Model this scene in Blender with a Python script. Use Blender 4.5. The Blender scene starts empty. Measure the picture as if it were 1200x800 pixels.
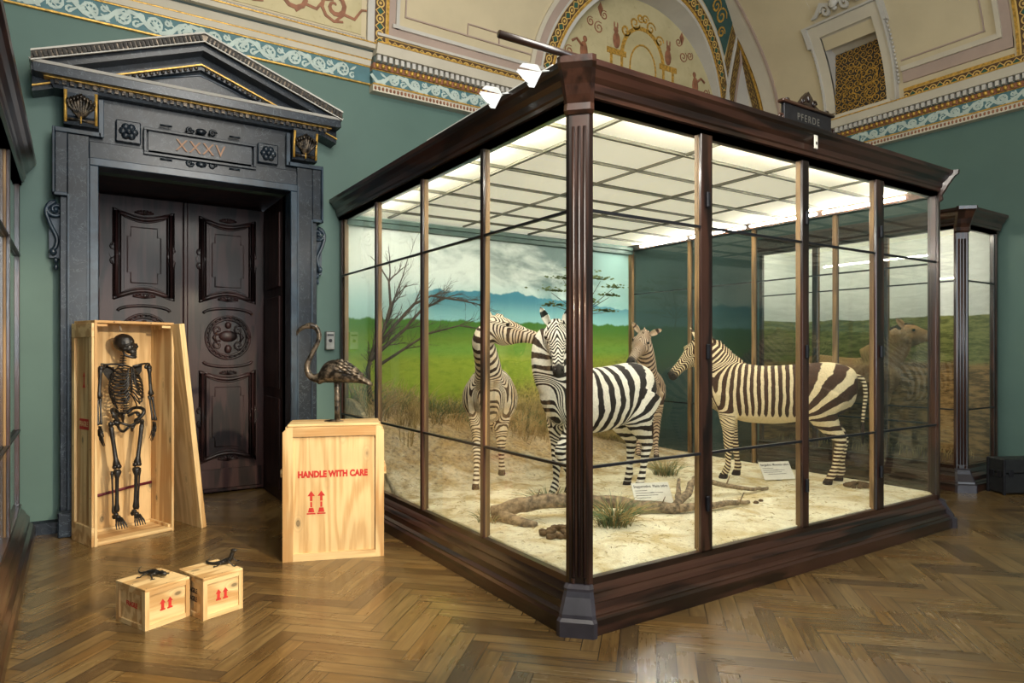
import bpy, bmesh, math, random
import numpy as np
from mathutils import Vector, Matrix, noise as mnoise
random.seed(7)
S = bpy.context.scene
COL = S.collection
PI = math.pi

# ------------------------------------------------------------------ node helpers
class V:
    def __init__(s, nt, k): s.nt = nt; s.k = k
    def _m(s, op, *a, clamp=False):
        n = s.nt.nodes.new('ShaderNodeMath'); n.operation = op; n.use_clamp = clamp
        for i, x in enumerate((s,) + a):
            if isinstance(x, V): s.nt.links.new(x.k, n.inputs[i])
            else: n.inputs[i].default_value = x
        return V(s.nt, n.outputs[0])
    def __add__(s, o): return s._m('ADD', o)
    __radd__ = __add__
    def __mul__(s, o): return s._m('MULTIPLY', o)
    __rmul__ = __mul__
    def __sub__(s, o): return s._m('SUBTRACT', o)
    def __rsub__(s, o): return (s * -1.0) + o
    def __truediv__(s, o): return s._m('DIVIDE', o)
    def __lt__(s, o): return s._m('LESS_THAN', o)
    def __gt__(s, o): return s._m('GREATER_THAN', o)
    def sin(s): return s._m('SINE')
    def abs(s): return s._m('ABSOLUTE')
    def frac(s): return s._m('FRACT')
    def floor(s): return s._m('FLOOR')
    def sqrt(s): return s._m('SQRT')
    def pow(s, p): return s._m('POWER', p)
    def min(s, o): return s._m('MINIMUM', o)
    def max(s, o): return s._m('MAXIMUM', o)
    def ramp(s, a, b, lo=0.0, hi=1.0, smooth=True):
        n = s.nt.nodes.new('ShaderNodeMapRange')
        n.interpolation_type = 'SMOOTHSTEP' if smooth else 'LINEAR'
        s.nt.links.new(s.k, n.inputs[0])
        for i, x in zip((1, 2, 3, 4), (a, b, lo, hi)): 
            if isinstance(x, V): s.nt.links.new(x.k, n.inputs[i])
            else: n.inputs[i].default_value = x
        return V(s.nt, n.outputs[0])

class M:
    """material builder"""
    def __init__(s, name, rough=0.5, metal=0.0, spec=0.5, coat=0.0):
        s.m = bpy.data.materials.new(name); s.m.use_nodes = True
        s.nt = s.m.node_tree; s.b = s.nt.nodes['Principled BSDF']
        s.b.inputs['Roughness'].default_value = rough; s.b.inputs['Metallic'].default_value = metal
        s.b.inputs['Specular IOR Level'].default_value = spec
        s.b.inputs['Coat Weight'].default_value = coat; s.b.inputs['Coat Roughness'].default_value = 0.15
        t = s.nt.nodes.new('ShaderNodeTexCoord'); s.t = t
    def coord(s, kind='Object', scale=(1, 1, 1), rot=(0, 0, 0), loc=(0, 0, 0)):
        mp = s.nt.nodes.new('ShaderNodeMapping'); s.nt.links.new(s.t.outputs[kind], mp.inputs[0])
        mp.inputs['Scale'].default_value = scale; mp.inputs['Rotation'].default_value = rot; mp.inputs['Location'].default_value = loc
        return mp.outputs[0]
    def xyz(s, sock):
        n = s.nt.nodes.new('ShaderNodeSeparateXYZ'); s.nt.links.new(sock, n.inputs[0])
        return [V(s.nt, o) for o in n.outputs]
    def vec(s, *a):
        n = s.nt.nodes.new('ShaderNodeCombineXYZ')
        for i, x in enumerate(a):
            if isinstance(x, V): s.nt.links.new(x.k, n.inputs[i])
            else: n.inputs[i].default_value = x
        return n.outputs[0]
    def noise(s, vec, scale=5, detail=4, rough=0.55, dist=0.0):
        n = s.nt.nodes.new('ShaderNodeTexNoise'); s.nt.links.new(vec, n.inputs['Vector'])
        n.inputs['Scale'].default_value = scale; n.inputs['Detail'].default_value = detail
        n.inputs['Roughness'].default_value = rough; n.inputs['Distortion'].default_value = dist
        return V(s.nt, n.outputs[0])
    def voro(s, vec, scale=5, feature='F1', out=0):
        n = s.nt.nodes.new('ShaderNodeTexVoronoi'); n.feature = feature; s.nt.links.new(vec, n.inputs['Vector'])
        n.inputs['Scale'].default_value = scale
        return V(s.nt, n.outputs[out])
    def attr(s, name):
        n = s.nt.nodes.new('ShaderNodeAttribute'); n.attribute_name = name
        return V(s.nt, n.outputs['Fac'])
    def rand(s):
        n = s.nt.nodes.new('ShaderNodeObjectInfo'); return V(s.nt, n.outputs['Random'])
    def mix(s, f, a, b, mode='MIX'):
        n = s.nt.nodes.new('ShaderNodeMix'); n.data_type = 'RGBA'; n.blend_type = mode; n.clamp_factor = True
        for i, x in ((0, f), (6, a), (7, b)):
            if isinstance(x, V): s.nt.links.new(x.k, n.inputs[i])
            elif isinstance(x, (tuple, list)): n.inputs[i].default_value = (*x[:3], 1)
            elif isinstance(x, (int, float)): n.inputs[i].default_value = x
            else: s.nt.links.new(x, n.inputs[i])
        return n.outputs[2]
    def col(s, c):
        if isinstance(c, (tuple, list)): s.b.inputs['Base Color'].default_value = (*c[:3], 1)
        else: s.nt.links.new(c, s.b.inputs['Base Color'])
        return s
    def rough(s, v): s.nt.links.new(v.k, s.b.inputs['Roughness']); return s
    def bump(s, v, strength=0.3, dist=0.01):
        n = s.nt.nodes.new('ShaderNodeBump'); n.inputs['Strength'].default_value = strength; n.inputs['Distance'].default_value = dist
        s.nt.links.new(v.k, n.inputs['Height']); s.nt.links.new(n.outputs[0], s.b.inputs['Normal']); return s

def c8(r, g, b):
    f = lambda x: ((x / 255 + 0.055) / 1.055) ** 2.4 if x > 10 else x / 255 / 12.92
    return (f(r), f(g), f(b))

MT = {}
def simple(name, c, rough=0.5, metal=0.0, var=0.15, scale=8, coat=0.0, spec=0.5, bump=0.0):
    m = M(name, rough, metal, spec, coat)
    n = m.noise(m.coord(), scale, 5)
    d = tuple(x * (1 - var) for x in c); l = tuple(min(1, x * (1 + var)) for x in c)
    m.col(m.mix(n.ramp(0.3, 0.7), d, l))
    if bump: m.bump(n, bump, 0.01)
    MT[name] = m.m; return m.m

simple('wall_green', c8(80, 106, 98), 0.6, var=0.06, scale=1.3)
simple('cream', c8(196, 187, 168), 0.7, var=0.05, scale=3)
simple('plaster', c8(196, 182, 150), 0.7, var=0.05, scale=2)
simple('pale_grey', c8(190, 186, 178), 0.6, var=0.05, scale=3)
simple('pink_grey', c8(168, 148, 136), 0.6, var=0.05, scale=3)
simple('frieze_teal', c8(74, 112, 118), 0.6, var=0.1, scale=6)
simple('panel_teal', c8(44, 76, 72), 0.6, var=0.15, scale=6)
simple('scroll_cream', c8(176, 190, 182), 0.6, var=0.1, scale=12)
simple('scroll_brown', c8(140, 92, 66), 0.6, var=0.25, scale=12)
simple('gold', c8(196, 154, 72), 0.4, 0.45, 0.35, 30)
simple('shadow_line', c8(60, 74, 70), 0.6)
simple('white_paper', c8(190, 194, 196), 0.6, var=0.03)
simple('card', c8(222, 216, 200), 0.6, var=0.03)
simple('ink', c8(50, 46, 42), 0.7)
simple('red_paint', c8(186, 44, 34), 0.7, var=0.15, scale=30)
simple('dark_paint', c8(50, 38, 34), 0.7, var=0.15, scale=30)
simple('bone_black', c8(36, 33, 30), 0.38, 0.1, 0.4, 30, bump=0.3)
simple('iron', c8(42, 42, 46), 0.4, 0.5, 0.2, 20)
simple('steel', c8(150, 148, 142), 0.35, 0.8, 0.1, 20)
simple('black_case', c8(34, 35, 36), 0.45, 0.0, 0.15, 10)
simple('numeral', c8(150, 106, 72), 0.5)
simple('hoof', c8(60, 52, 44), 0.5)
simple('eye', (0.01, 0.008, 0.006), 0.08)
simple('green_leaf', c8(104, 122, 76), 0.6, var=0.3, scale=10)
simple('dry_leaf', c8(176, 152, 98), 0.7, var=0.3, scale=10)
simple('branch', c8(134, 114, 88), 0.85, var=0.6, scale=26, bump=1.0)
simple('bare_bark', c8(66, 56, 44), 0.8, var=0.3, scale=20)
simple('dung', c8(94, 72, 46), 0.9, var=0.3, scale=30)
simple('straw', c8(198, 176, 122), 0.8, var=0.3, scale=30)
simple('white_plastic', c8(225, 225, 220), 0.4)
simple('window_frame', c8(210, 205, 190), 0.5)
simple('foot_paint', c8(58, 54, 60), 0.35, var=.2, coat=.3)
simple('lattice', c8(92, 90, 74), 0.6)
simple('interior_dim', c8(70, 92, 84), 0.6)
simple('maroon', c8(96, 22, 36), 0.6)

def wood(name, dark, light, axis=2, rough=0.4, coat=0.0, ring=9.0, knots=False, contrast=1.0, stretch=0.12, coordkind='Object', spec=0.5):
    m = M(name, rough, 0, spec, coat)
    sc = [1, 1, 1]; sc[axis] = stretch
    v = m.coord(coordkind, tuple(sc))
    r = m.rand()
    n1 = m.noise(v, 4, 3, 0.5, 0.4)
    x, y, z = m.xyz(v)
    w = ((n1 * ring + r * 5 + (x + y + z) * ring * 0.5) * 2 * PI * 0.5).sin().ramp(-1, 1)
    fine = m.noise(m.coord(coordkind, tuple(25 if i != axis else 1.2 for i in range(3))), 3, 4, 0.6)
    f = w * 0.45 * contrast + fine * 0.55
    c = m.mix(f.ramp(0.2, 0.8), light, dark)
    big = m.noise(m.coord(coordkind, (1.5, 1.5, 1.5)), 2.2, 2)
    c = m.mix(big.ramp(0.3, 0.7, 0, 0.35), c, tuple(x * 0.62 for x in light))
    if knots:
        kv = [1, 1, 1]; kv[axis] = 0.55
        d = m.voro(m.coord(coordkind, tuple(k * 1.0 for k in kv)), 5.5)
        c = m.mix(d.ramp(0.055, 0.11, 1, 0), c, tuple(x * 0.22 for x in light))
        ringk = ((d * 70).sin() * 0.5 + 0.5) * d.ramp(0.1, 0.3, 0.5, 0)
        c = m.mix(ringk, c, tuple(x * 0.5 for x in light))
    m.col(c); m.bump(fine, 0.12, 0.004)
    MT[name] = m.m; return m.m

DW_D, DW_L = c8(20, 12, 10), c8(66, 40, 30)
wood('dark_wood_x', DW_D, DW_L, 0, 0.3, 0.5)
wood('dark_wood_y', DW_D, DW_L, 1, 0.3, 0.5)
wood('dark_wood_z', DW_D, DW_L, 2, 0.3, 0.5)
wood('door_wood', c8(18, 11, 12), c8(58, 36, 35), 2, 0.48, 0.08, spec=.3)
wood('mullion_wood', c8(96, 72, 44), c8(150, 118, 76), 2, 0.5)
wood('pine_z', c8(178, 132, 78), c8(226, 194, 140), 2, 0.55, knots=True, stretch=0.08)
wood('pine_x', c8(178, 132, 78), c8(226, 194, 140), 0, 0.55, knots=True, stretch=0.08)
wood('ply', c8(188, 146, 90), c8(226, 192, 138), 2, 0.55, ring=15, knots=True, stretch=0.10, contrast=.7)
wood('ply_x', c8(184, 140, 84), c8(232, 200, 146), 0, 0.55, ring=13, knots=True, stretch=0.16)

# marble
m = M('marble', 0.34, 0, 0.35, 0.08)
v = m.coord('Object', (1, 1, 1)); n = m.noise(v, 2.2, 6, 0.6, 1.2); n2 = m.noise(v, 5, 5, 0.6, 2.0)
c = m.mix(n.ramp(0.3, 0.7), c8(11, 17, 24), c8(26, 36, 47))
c = m.mix(((n2 - 0.5).abs()).ramp(0.0, 0.010, 0.35, 0), c, c8(130, 142, 150)); m.col(c); MT['marble'] = m.m
m = M('marble_worn', 0.32, 0, 0.4, 0.1)
v = m.coord('Object', (1, 1, 0.6)); n = m.noise(v, 3.5, 6, 0.65, 1.0)
m.col(m.mix(n.ramp(0.3, 0.7), c8(19, 29, 39), c8(48, 65, 80))); MT['marble_worn'] = m.m
# bronze / flamingo
m = M('bronze', 0.36, 0.45, 0.5)
n = m.noise(m.coord(), 26, 4); m.col(m.mix(n.ramp(0.4, 0.66), c8(30, 26, 22), c8(112, 99, 84))); m.bump(n, 0.3, 0.004); MT['bronze'] = m.m
# parquet
m = M('parquet', 0.25, 0, 0.5, 0.25)
u, vv, _ = m.xyz(m.coord('UV'))
r = m.attr('plank'); r2 = m.attr('plank2')
gv = m.vec(u * 3.0 + r * 40, vv * 46, r * 13)
g = m.noise(gv, 1.0, 3, 0.5, 0.3)
gb = m.noise(m.vec(u * 1.2 + r * 9, vv * 9, r * 3), 1.0, 3, 0.5, 0.8)
c = m.mix(g.ramp(0.25, 0.8), c8(104, 83, 50), c8(132, 107, 66))
c = m.mix((gb * 14).sin().ramp(0.2, 1, 0, 0.35), c, c8(84, 58, 28))
c = m.mix(r2.ramp(0, 1, 0, 1, False), c, m.mix(r.ramp(0.0, 1.0), c8(110, 92, 72), c8(236, 206, 150)), 'MULTIPLY')
c = m.mix(r.ramp(0.90, 0.91, 0, 0.55), c, c8(46, 38, 30))
edge = (vv.min(0.1 - vv)).min(u.min(0.6 - u))
c = m.mix(edge.ramp(0.0012, 0.0038, 0.9, 0), c, c8(24, 16, 8))
m.col(c); m.bump(g * 0.3 + edge.ramp(0, 0.003), 0.15, 0.004)
worn = m.noise(m.coord('Object', (1, 1, 1)), 1.1, 4)
m.rough(g * 0.10 + worn.ramp(0.3, 0.7, 0.16, 0.30)); MT['parquet'] = m.m
# sand
m = M('sand', 0.95, 0, 0.1)
v = m.coord(); a = m.noise(v, 3.2, 6, 0.65, 0.6); b = m.noise(v, 26, 5, 0.7)
x, y, z = m.xyz(v)
c = m.mix(a.ramp(0.38, 0.68), c8(250, 241, 210), c8(214, 192, 142))
c = m.mix(b.ramp(0.56, 0.70, 0, 0.75), c, c8(132, 102, 62))
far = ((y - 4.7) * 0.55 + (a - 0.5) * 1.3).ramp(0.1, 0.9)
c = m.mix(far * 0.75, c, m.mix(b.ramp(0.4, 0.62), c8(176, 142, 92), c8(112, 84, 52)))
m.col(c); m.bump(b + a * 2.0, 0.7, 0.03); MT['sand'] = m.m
# glass
def glass(name, tint=(0.975, 0.988, 0.978), k=1.0):
    m = M(name); mt = m.m; nt = mt.node_tree; nt.nodes.remove(m.b)
    o = nt.nodes['Material Output']; mx = nt.nodes.new('ShaderNodeMixShader')
    tr = nt.nodes.new('ShaderNodeBsdfTransparent'); gl = nt.nodes.new('ShaderNodeBsdfGlossy'); g = nt.nodes.new('ShaderNodeNewGeometry')
    d = nt.nodes.new('ShaderNodeVectorMath'); d.operation = 'DOT_PRODUCT'; nt.links.new(g.outputs['Normal'], d.inputs[0]); nt.links.new(g.outputs['Incoming'], d.inputs[1])
    f = (1.0 - V(nt, d.outputs['Value']).abs()).max(0.0).pow(5.0) * 0.96 + 0.04
    gl.inputs['Roughness'].default_value = 0.0; tr.inputs[0].default_value = (*tint, 1); gl.inputs[0].default_value = (k, k, k, 1)
    nt.links.new(f.k, mx.inputs[0]); nt.links.new(tr.outputs[0], mx.inputs[1]); nt.links.new(gl.outputs[0], mx.inputs[2])
    nt.links.new(mx.outputs[0], o.inputs[0]); MT[name] = mt
glass('glass'); 
def emis(name, c, s):
    mt = bpy.data.materials.new(name); mt.use_nodes = True; b = mt.node_tree.nodes['Principled BSDF']
    b.inputs['Base Color'].default_value = (*c, 1); b.inputs['Emission Color'].default_value = (*c, 1); b.inputs['Emission Strength'].default_value = s
    MT[name] = mt
emis('tube', (1.0, 0.94, 0.84), 230.0)
emis('tube_dim', (1.0, 0.93, 0.78), 75.0)
m = M('ceiling_panel', 0.8, 0, 0.2); n = m.noise(m.coord(), 1.5, 3)
m.col(m.mix(n.ramp(0.3, 0.7), c8(224, 220, 196), c8(206, 204, 180)))
MT['ceiling_panel'] = m.m
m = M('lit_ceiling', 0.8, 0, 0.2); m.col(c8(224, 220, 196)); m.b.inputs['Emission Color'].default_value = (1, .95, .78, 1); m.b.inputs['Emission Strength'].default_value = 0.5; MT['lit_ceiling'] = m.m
# ornament band: uv in metres (u along the band, v across, band width from attribute-free constant)
def ornament(name, ground, motif, accent, L=0.17, W=0.15):
    m = M(name, 0.55)
    u, v, _ = m.xyz(m.coord('UV'))
    a = (u / L).frac() - 0.5; b = v / W - 0.5; a = a * (L / W)
    d = (a * a + b * b).sqrt()
    ring = (d - 0.27).abs() < 0.05
    dot = d < 0.11
    a2 = ((u / L) + 0.5).frac() - 0.5; a2 = a2 * (L / W)
    d2 = (a2.abs() + b.abs())
    dia = (d2 < 0.24); dia2 = ((d2 - 0.34).abs() < 0.045)
    edge = b.abs() > 0.44
    c = m.mix(ring.max(dia2), ground, motif)
    c = m.mix(dia, c, accent); c = m.mix(dot, c, motif); c = m.mix(edge, c, motif)
    m.col(c); MT[name] = m.m
ornament('orn_brown', c8(78, 54, 30), c8(206, 172, 96), c8(34, 84, 70))
ornament('orn_dark', c8(62, 46, 24), c8(140, 112, 54), c8(90, 66, 30), 0.12, 0.16)
ornament('orn_silver', c8(176, 172, 164), c8(90, 84, 80), c8(120, 112, 108), 0.07, 0.08)
# lunette and panel painting ground
m = M('painted_plaster', 0.7); n = m.noise(m.coord(), 14, 5, 0.7); n2 = m.noise(m.coord(), 2.5, 3)
c = m.mix(n2.ramp(0.3, 0.7), c8(196, 184, 144), c8(180, 168, 128)); c = m.mix(n.ramp(0.6, 0.68, 0, 0.35), c, c8(140, 116, 84)); m.col(c); MT['painted_plaster'] = m.m

# mural inside the big case (painted savanna: the picture itself)
m = M('mural', 0.8, 0, 0.1)
x, y, z = m.xyz(m.coord('Object'))
cl = m.noise(m.coord('Object', (0.8, 1, 1.9)), 2.0, 6, 0.62, 0.5)
fine = m.noise(m.coord('Object', (3, 1, 8)), 3, 5, 0.65)
fine2 = m.noise(m.coord('Object', (9, 1, 9)), 3, 5, 0.7)
skyc = m.mix(((cl - 0.5) * 2.4 + (z - 2.75) * 0.7 + (x - 3.9) * 0.35).ramp(-0.25, 0.75), c8(214, 224, 214), c8(112, 130, 126))
skyc = m.mix(z.ramp(2.05, 2.6, 0.55, 0), skyc, c8(120, 190, 192))
skyc = m.mix(x.ramp(5.6, 6.4, 0, 0.5), skyc, c8(168, 214, 206))
ridge = 2.36 - (x - 4.3).abs() * 0.07 + (m.noise(m.vec(x * 1.6, 0.0, 0.0), 1.5, 4) - 0.5) * 0.28
mt_ = ((ridge - z)).ramp(-0.012, 0.012) * x.ramp(3.1, 3.6)
c = m.mix(mt_, skyc, m.mix(z.ramp(1.95, 2.3), c8(142, 196, 194), c8(74, 134, 150)))
hz = 1.98 + (m.noise(m.vec(x * 3, 0.0, 1.0), 2, 5) - 0.5) * 0.12
grass = m.mix(z.ramp(1.45, 1.95), c8(144, 164, 58), c8(74, 118, 52))
grass = m.mix(((z - 1.62).abs()).ramp(0.0, 0.14, 0.55, 0), grass, c8(104, 158, 74))
grass = m.mix(fine.ramp(0.45, 0.75, 0, 0.45), grass, c8(84, 122, 34))
grass = m.mix(((1.25 - z) + (fine2 - 0.5) * 0.5 + (x - 4.2) * 0.16).ramp(0.0, 0.35), grass, m.mix(fine2.ramp(0.4, 0.6), c8(168, 148, 84), c8(110, 108, 54)))
c = m.mix((hz - z).ramp(-0.01, 0.02), c, grass)
m.col(c); MT['mural'] = m.m
# backdrop of the far case
m = M('backdrop', 0.8, 0, 0.1)
x, y, z = m.xyz(m.coord('Object'))
f1 = m.noise(m.coord('Object', (1, 2, 9)), 2.5, 6, 0.65)
c = m.mix(f1.ramp(0.35, 0.7), c8(206, 210, 206), c8(222, 226, 222))
hill = m.mix(f1.ramp(0.4, 0.6), c8(128, 130, 78), c8(88, 94, 52))
c = m.mix((2.06 - z + (m.noise(m.vec(y * 1.0, 0.0, 0.0), 2.0, 3) - 0.5) * 0.12).ramp(-0.01, 0.01), c, hill)
c = m.mix((1.50 - z + (f1 - 0.5) * 0.2).ramp(0, 0.08), c, m.mix(f1.ramp(0.4, 0.6), c8(160, 126, 80), c8(98, 76, 46)))
m.col(c); MT['backdrop'] = m.m

def zebra_mat(name, light, dark, noise_amt=0.12, duty=0.0, tint=None):
    m = M(name, 0.75, 0, 0.2)
    ph = m.attr('phase'); bel = m.attr('belly'); dk = m.attr('darkmask'); dt = m.attr('duty')
    v = m.coord(); n = m.noise(v, 7, 3, 0.5); n2 = m.noise(v, 60, 4, 0.7)
    s = ((ph + (n - 0.5) * noise_amt * 6 + (n2 - 0.5) * 0.10) * (2 * PI)).sin()
    st = (s + dt + duty - bel * 2.4).ramp(-0.12, 0.12)
    lt = m.mix(n2.ramp(0.35, 0.7), light, tuple(k * 0.8 for k in light))
    if tint: lt = m.mix(n.ramp(0.4, 0.75) * 0.8, lt, tint)
    c = m.mix(st, lt, m.mix(n2.ramp(0.3, 0.7), dark, tuple(k * 1.8 for k in dark)))
    c = m.mix(dk, c, c8(44, 36, 32)); m.col(c); m.bump(n2, 0.25, 0.003)
    MT[name] = m.m; return m.m
zebra_mat('zebra_plain', c8(238, 230, 212), c8(34, 27, 24), 0.10, 0.0)
zebra_mat('zebra_tan', c8(236, 222, 196), c8(50, 36, 28), 0.12, -0.1, c8(206, 176, 132))
zebra_mat('zebra_grey', c8(206, 184, 156), c8(66, 48, 40), 0.14, -0.15, c8(170, 136, 104))
zebra_mat('zebra_mountain', c8(226, 206, 164), c8(56, 36, 24), 0.07, 0.22)
zebra_mat('zebra_cream', c8(200, 172, 128), c8(176, 136, 92), 0.3, -0.6, c8(150, 112, 74))
m = M('horse_coat', 0.8, 0, 0.15); v = m.coord(); n = m.noise(v, 3, 5); n2 = m.noise(v, 50, 4, 0.7)
bel = m.attr('belly'); dk = m.attr('darkmask')
c = m.mix((n * 0.5 + n2 * 0.5).ramp(0.3, 0.7), c8(190, 150, 104), c8(140, 102, 66)); c = m.mix(bel, c, c8(210, 196, 170)); c = m.mix(dk, c, c8(60, 46, 36)); m.col(c); MT['horse_coat'] = m.m
m = M('mane_dark', 0.8, 0, 0.15); m.col(c8(60, 44, 34)); MT['mane_dark'] = m.m

# ------------------------------------------------------------------ mesh helpers
def link(name, me, mat, parent=None, smooth=False):
    if isinstance(mat, str): mat = MT[mat]
    o = bpy.data.objects.new(name, me); COL.objects.link(o)
    if mat: me.materials.append(mat)
    if smooth:
        me.polygons.foreach_set('use_smooth', [True] * len(me.polygons))
    if parent: o.parent = parent
    return o
class MB:
    def __init__(s): s.v = []; s.f = []; s.sm = []; s.uv = None
    def add(s, vs, fs, smooth=False):
        k = len(s.v); s.v += [tuple(v) for v in vs]; s.f += [tuple(i + k for i in f) for f in fs]; s.sm += [smooth] * len(fs); return s
    def box(s, x0, x1, y0, y1, z0, z1, mat=None, bev=0.0):
        if x0 > x1: x0, x1 = x1, x0
        if y0 > y1: y0, y1 = y1, y0
        if z0 > z1: z0, z1 = z1, z0
        b = min(bev, (x1 - x0) / 3, (y1 - y0) / 3, (z1 - z0) / 3)
        if b > 0:
            bm = bmesh.new(); bmesh.ops.create_cube(bm, size=1)
            for v in bm.verts: v.co = Vector(((x0 + x1) / 2 + v.co.x * (x1 - x0), (y0 + y1) / 2 + v.co.y * (y1 - y0), (z0 + z1) / 2 + v.co.z * (z1 - z0)))
            bmesh.ops.bevel(bm, geom=bm.edges[:], offset=b, segments=1, affect='EDGES')
            bm.verts.index_update(); vs = [mat @ v.co if mat else v.co.copy() for v in bm.verts]; fs = [[v.index for v in f.verts] for f in bm.faces]; bm.free()
            return s.add(vs, fs)
        vs = [(x, y, z) for z in (z0, z1) for y in (y0, y1) for x in (x0, x1)]
        if mat: vs = [mat @ Vector(v) for v in vs]
        return s.add(vs, [(0, 2, 3, 1), (4, 5, 7, 6), (0, 1, 5, 4), (2, 6, 7, 3), (0, 4, 6, 2), (1, 3, 7, 5)])
    def loft(s, rings, smooth=True, cap=True, closed=True):
        n = len(rings[0]); vs = [p for r in rings for p in r]; fs = []
        for i in range(len(rings) - 1):
            for j in range(n if closed else n - 1):
                a = i * n + j; b = i * n + (j + 1) % n; fs.append((a, b, b + n, a + n))
        if cap and closed: fs.append(tuple(range(n - 1, -1, -1))); fs.append(tuple((len(rings) - 1) * n + j for j in range(n)))
        return s.add(vs, fs, smooth)
    def tube(s, pts, rad, seg=8, flat=1.0, up=None):
        pts = [Vector(p) for p in pts]
        if not hasattr(rad, '__len__'): rad = [rad] * len(pts)
        rings = []; nrm = None
        for i, p in enumerate(pts):
            t = (pts[min(i + 1, len(pts) - 1)] - pts[max(i - 1, 0)])
            if t.length < 1e-9: t = Vector((0, 0, 1))
            t.normalize()
            if nrm is None:
                nrm = Vector(up) if up else (Vector((0, 0, 1)) if abs(t.z) < 0.9 else Vector((1, 0, 0)))
            nrm = nrm - t * nrm.dot(t)
            if nrm.length < 1e-6: nrm = t.orthogonal()
            nrm.normalize(); b = t.cross(nrm); r = rad[i]
            rings.append([p + nrm * (math.cos(2 * PI * k / seg) * r * flat) + b * (math.sin(2 * PI * k / seg) * r) for k in range(seg)])
        return s.loft(rings)
    def ell(s, c, r, seg=12, rot=None):
        c = Vector(c); rings = []
        for i in range(1, seg // 2):
            th = PI * i / (seg // 2); ring = []
            for k in range(seg):
                a = 2 * PI * k / seg; p = Vector((math.sin(th) * math.cos(a) * r[0], math.sin(th) * math.sin(a) * r[1], math.cos(th) * r[2]))
                ring.append(c + (rot @ p if rot else p))
            rings.append(ring)
        top = Vector((0, 0, r[2])); bot = Vector((0, 0, -r[2]))
        if rot: top = rot @ top; bot = rot @ bot
        n = seg; vs = [c + top] + [p for q in rings for p in q] + [c + bot]; fs = []
        for k in range(n): fs.append((0, 1 + k, 1 + (k + 1) % n))
        for i in range(len(rings) - 1):
            for k in range(n):
                a = 1 + i * n + k; b = 1 + i * n + (k + 1) % n; fs.append((a, a + n, b + n, b))
        l = 1 + (len(rings) - 1) * n; e = len(vs) - 1
        for k in range(n): fs.append((e, l + (k + 1) % n, l + k))
        return s.add(vs, fs, True)
    def prism(s, poly, y0, y1, fn=None):
        """polygon in (x,z), extruded in y"""
        n = len(poly); vs = [(p[0], y0, p[1]) for p in poly] + [(p[0], y1, p[1]) for p in poly]
        if fn: vs = [fn(v) for v in vs]
        return s.add(vs, [tuple(range(n)), tuple(range(2 * n - 1, n - 1, -1))] + [(i, i + n, (i + 1) % n + n, (i + 1) % n) for i in range(n)])
    def sweep(s, path, prof, closed=False, capends=True, closeprof=True):
        """profile (out,z) swept along an xy path, out = right of the direction"""
        P = [Vector((p[0], p[1])) for p in path]; n = len(P); rings = []
        for i in range(n):
            d0 = (P[i] - P[i - 1]) if (i > 0 or closed) else (P[1] - P[0]); d1 = (P[(i + 1) % n] - P[i]) if (i < n - 1 or closed) else d0
            d0 = d0.normalized(); d1 = d1.normalized(); n0 = Vector((d0.y, -d0.x)); n1 = Vector((d1.y, -d1.x))
            b = n0 + n1; b = b / max(1e-6, b.dot(n0))
            rings.append([(P[i].x + b.x * o, P[i].y + b.y * o, z) for o, z in prof])
        if closed: rings.append(rings[0])
        return s.loft(rings, smooth=False, cap=capends and not closed, closed=closeprof)
    def build(s, name, mat, parent=None, smooth=None):
        me = bpy.data.meshes.new(name); me.from_pydata(s.v, [], s.f); me.update()
        o = link(name, me, mat, parent)
        me.polygons.foreach_set('use_smooth', s.sm if smooth is None else [smooth] * len(me.polygons))
        bm = bmesh.new(); bm.from_mesh(me); bmesh.ops.recalc_face_normals(bm, faces=bm.faces[:]); bm.to_mesh(me); bm.free()
        return o
def empty(name, loc=(0, 0, 0), rz=0.0, parent=None):
    o = bpy.data.objects.new(name, None); COL.objects.link(o); o.location = loc; o.rotation_euler = (0, 0, rz); o.empty_display_size = 0.1
    if parent: o.parent = parent
    return o
def tag(o, label, cat, group=None, kind=None):
    o['label'] = label; o['category'] = cat
    if group: o['group'] = group
    if kind: o['kind'] = kind
    return o
def struct(o): o['kind'] = 'structure'; return o
def text(body, name, size, mat, parent, M4, extrude=0.0008, sx=1.0, spacing=1.0, bold=0.0):
    cu = bpy.data.curves.new(name, 'FONT'); cu.body = body; cu.size = size; cu.extrude = extrude; cu.align_x = 'CENTER'; cu.align_y = 'CENTER'
    cu.space_character = spacing; cu.offset = bold
    o = bpy.data.objects.new(name, cu); COL.objects.link(o); me_ = bpy.data.meshes.new_from_object(o.evaluated_get(bpy.context.evaluated_depsgraph_get())); bpy.data.objects.remove(o)
    me_.materials.clear(); me_.materials.append(MT[mat]); o = bpy.data.objects.new(name, me_); COL.objects.link(o); o.parent = parent
    o.matrix_local = M4 @ Matrix.Diagonal((sx, 1, 1, 1)); return o
def frame(o, ex, ey):
    """4x4 with local x=ex, y=ey"""
    ex = Vector(ex).normalized(); ey = Vector(ey).normalized(); ez = ex.cross(ey)
    m_ = Matrix.Identity(4)
    for i in range(3): m_[i][0] = ex[i]; m_[i][1] = ey[i]; m_[i][2] = ez[i]; m_[i][3] = o[i]
    return m_
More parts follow.
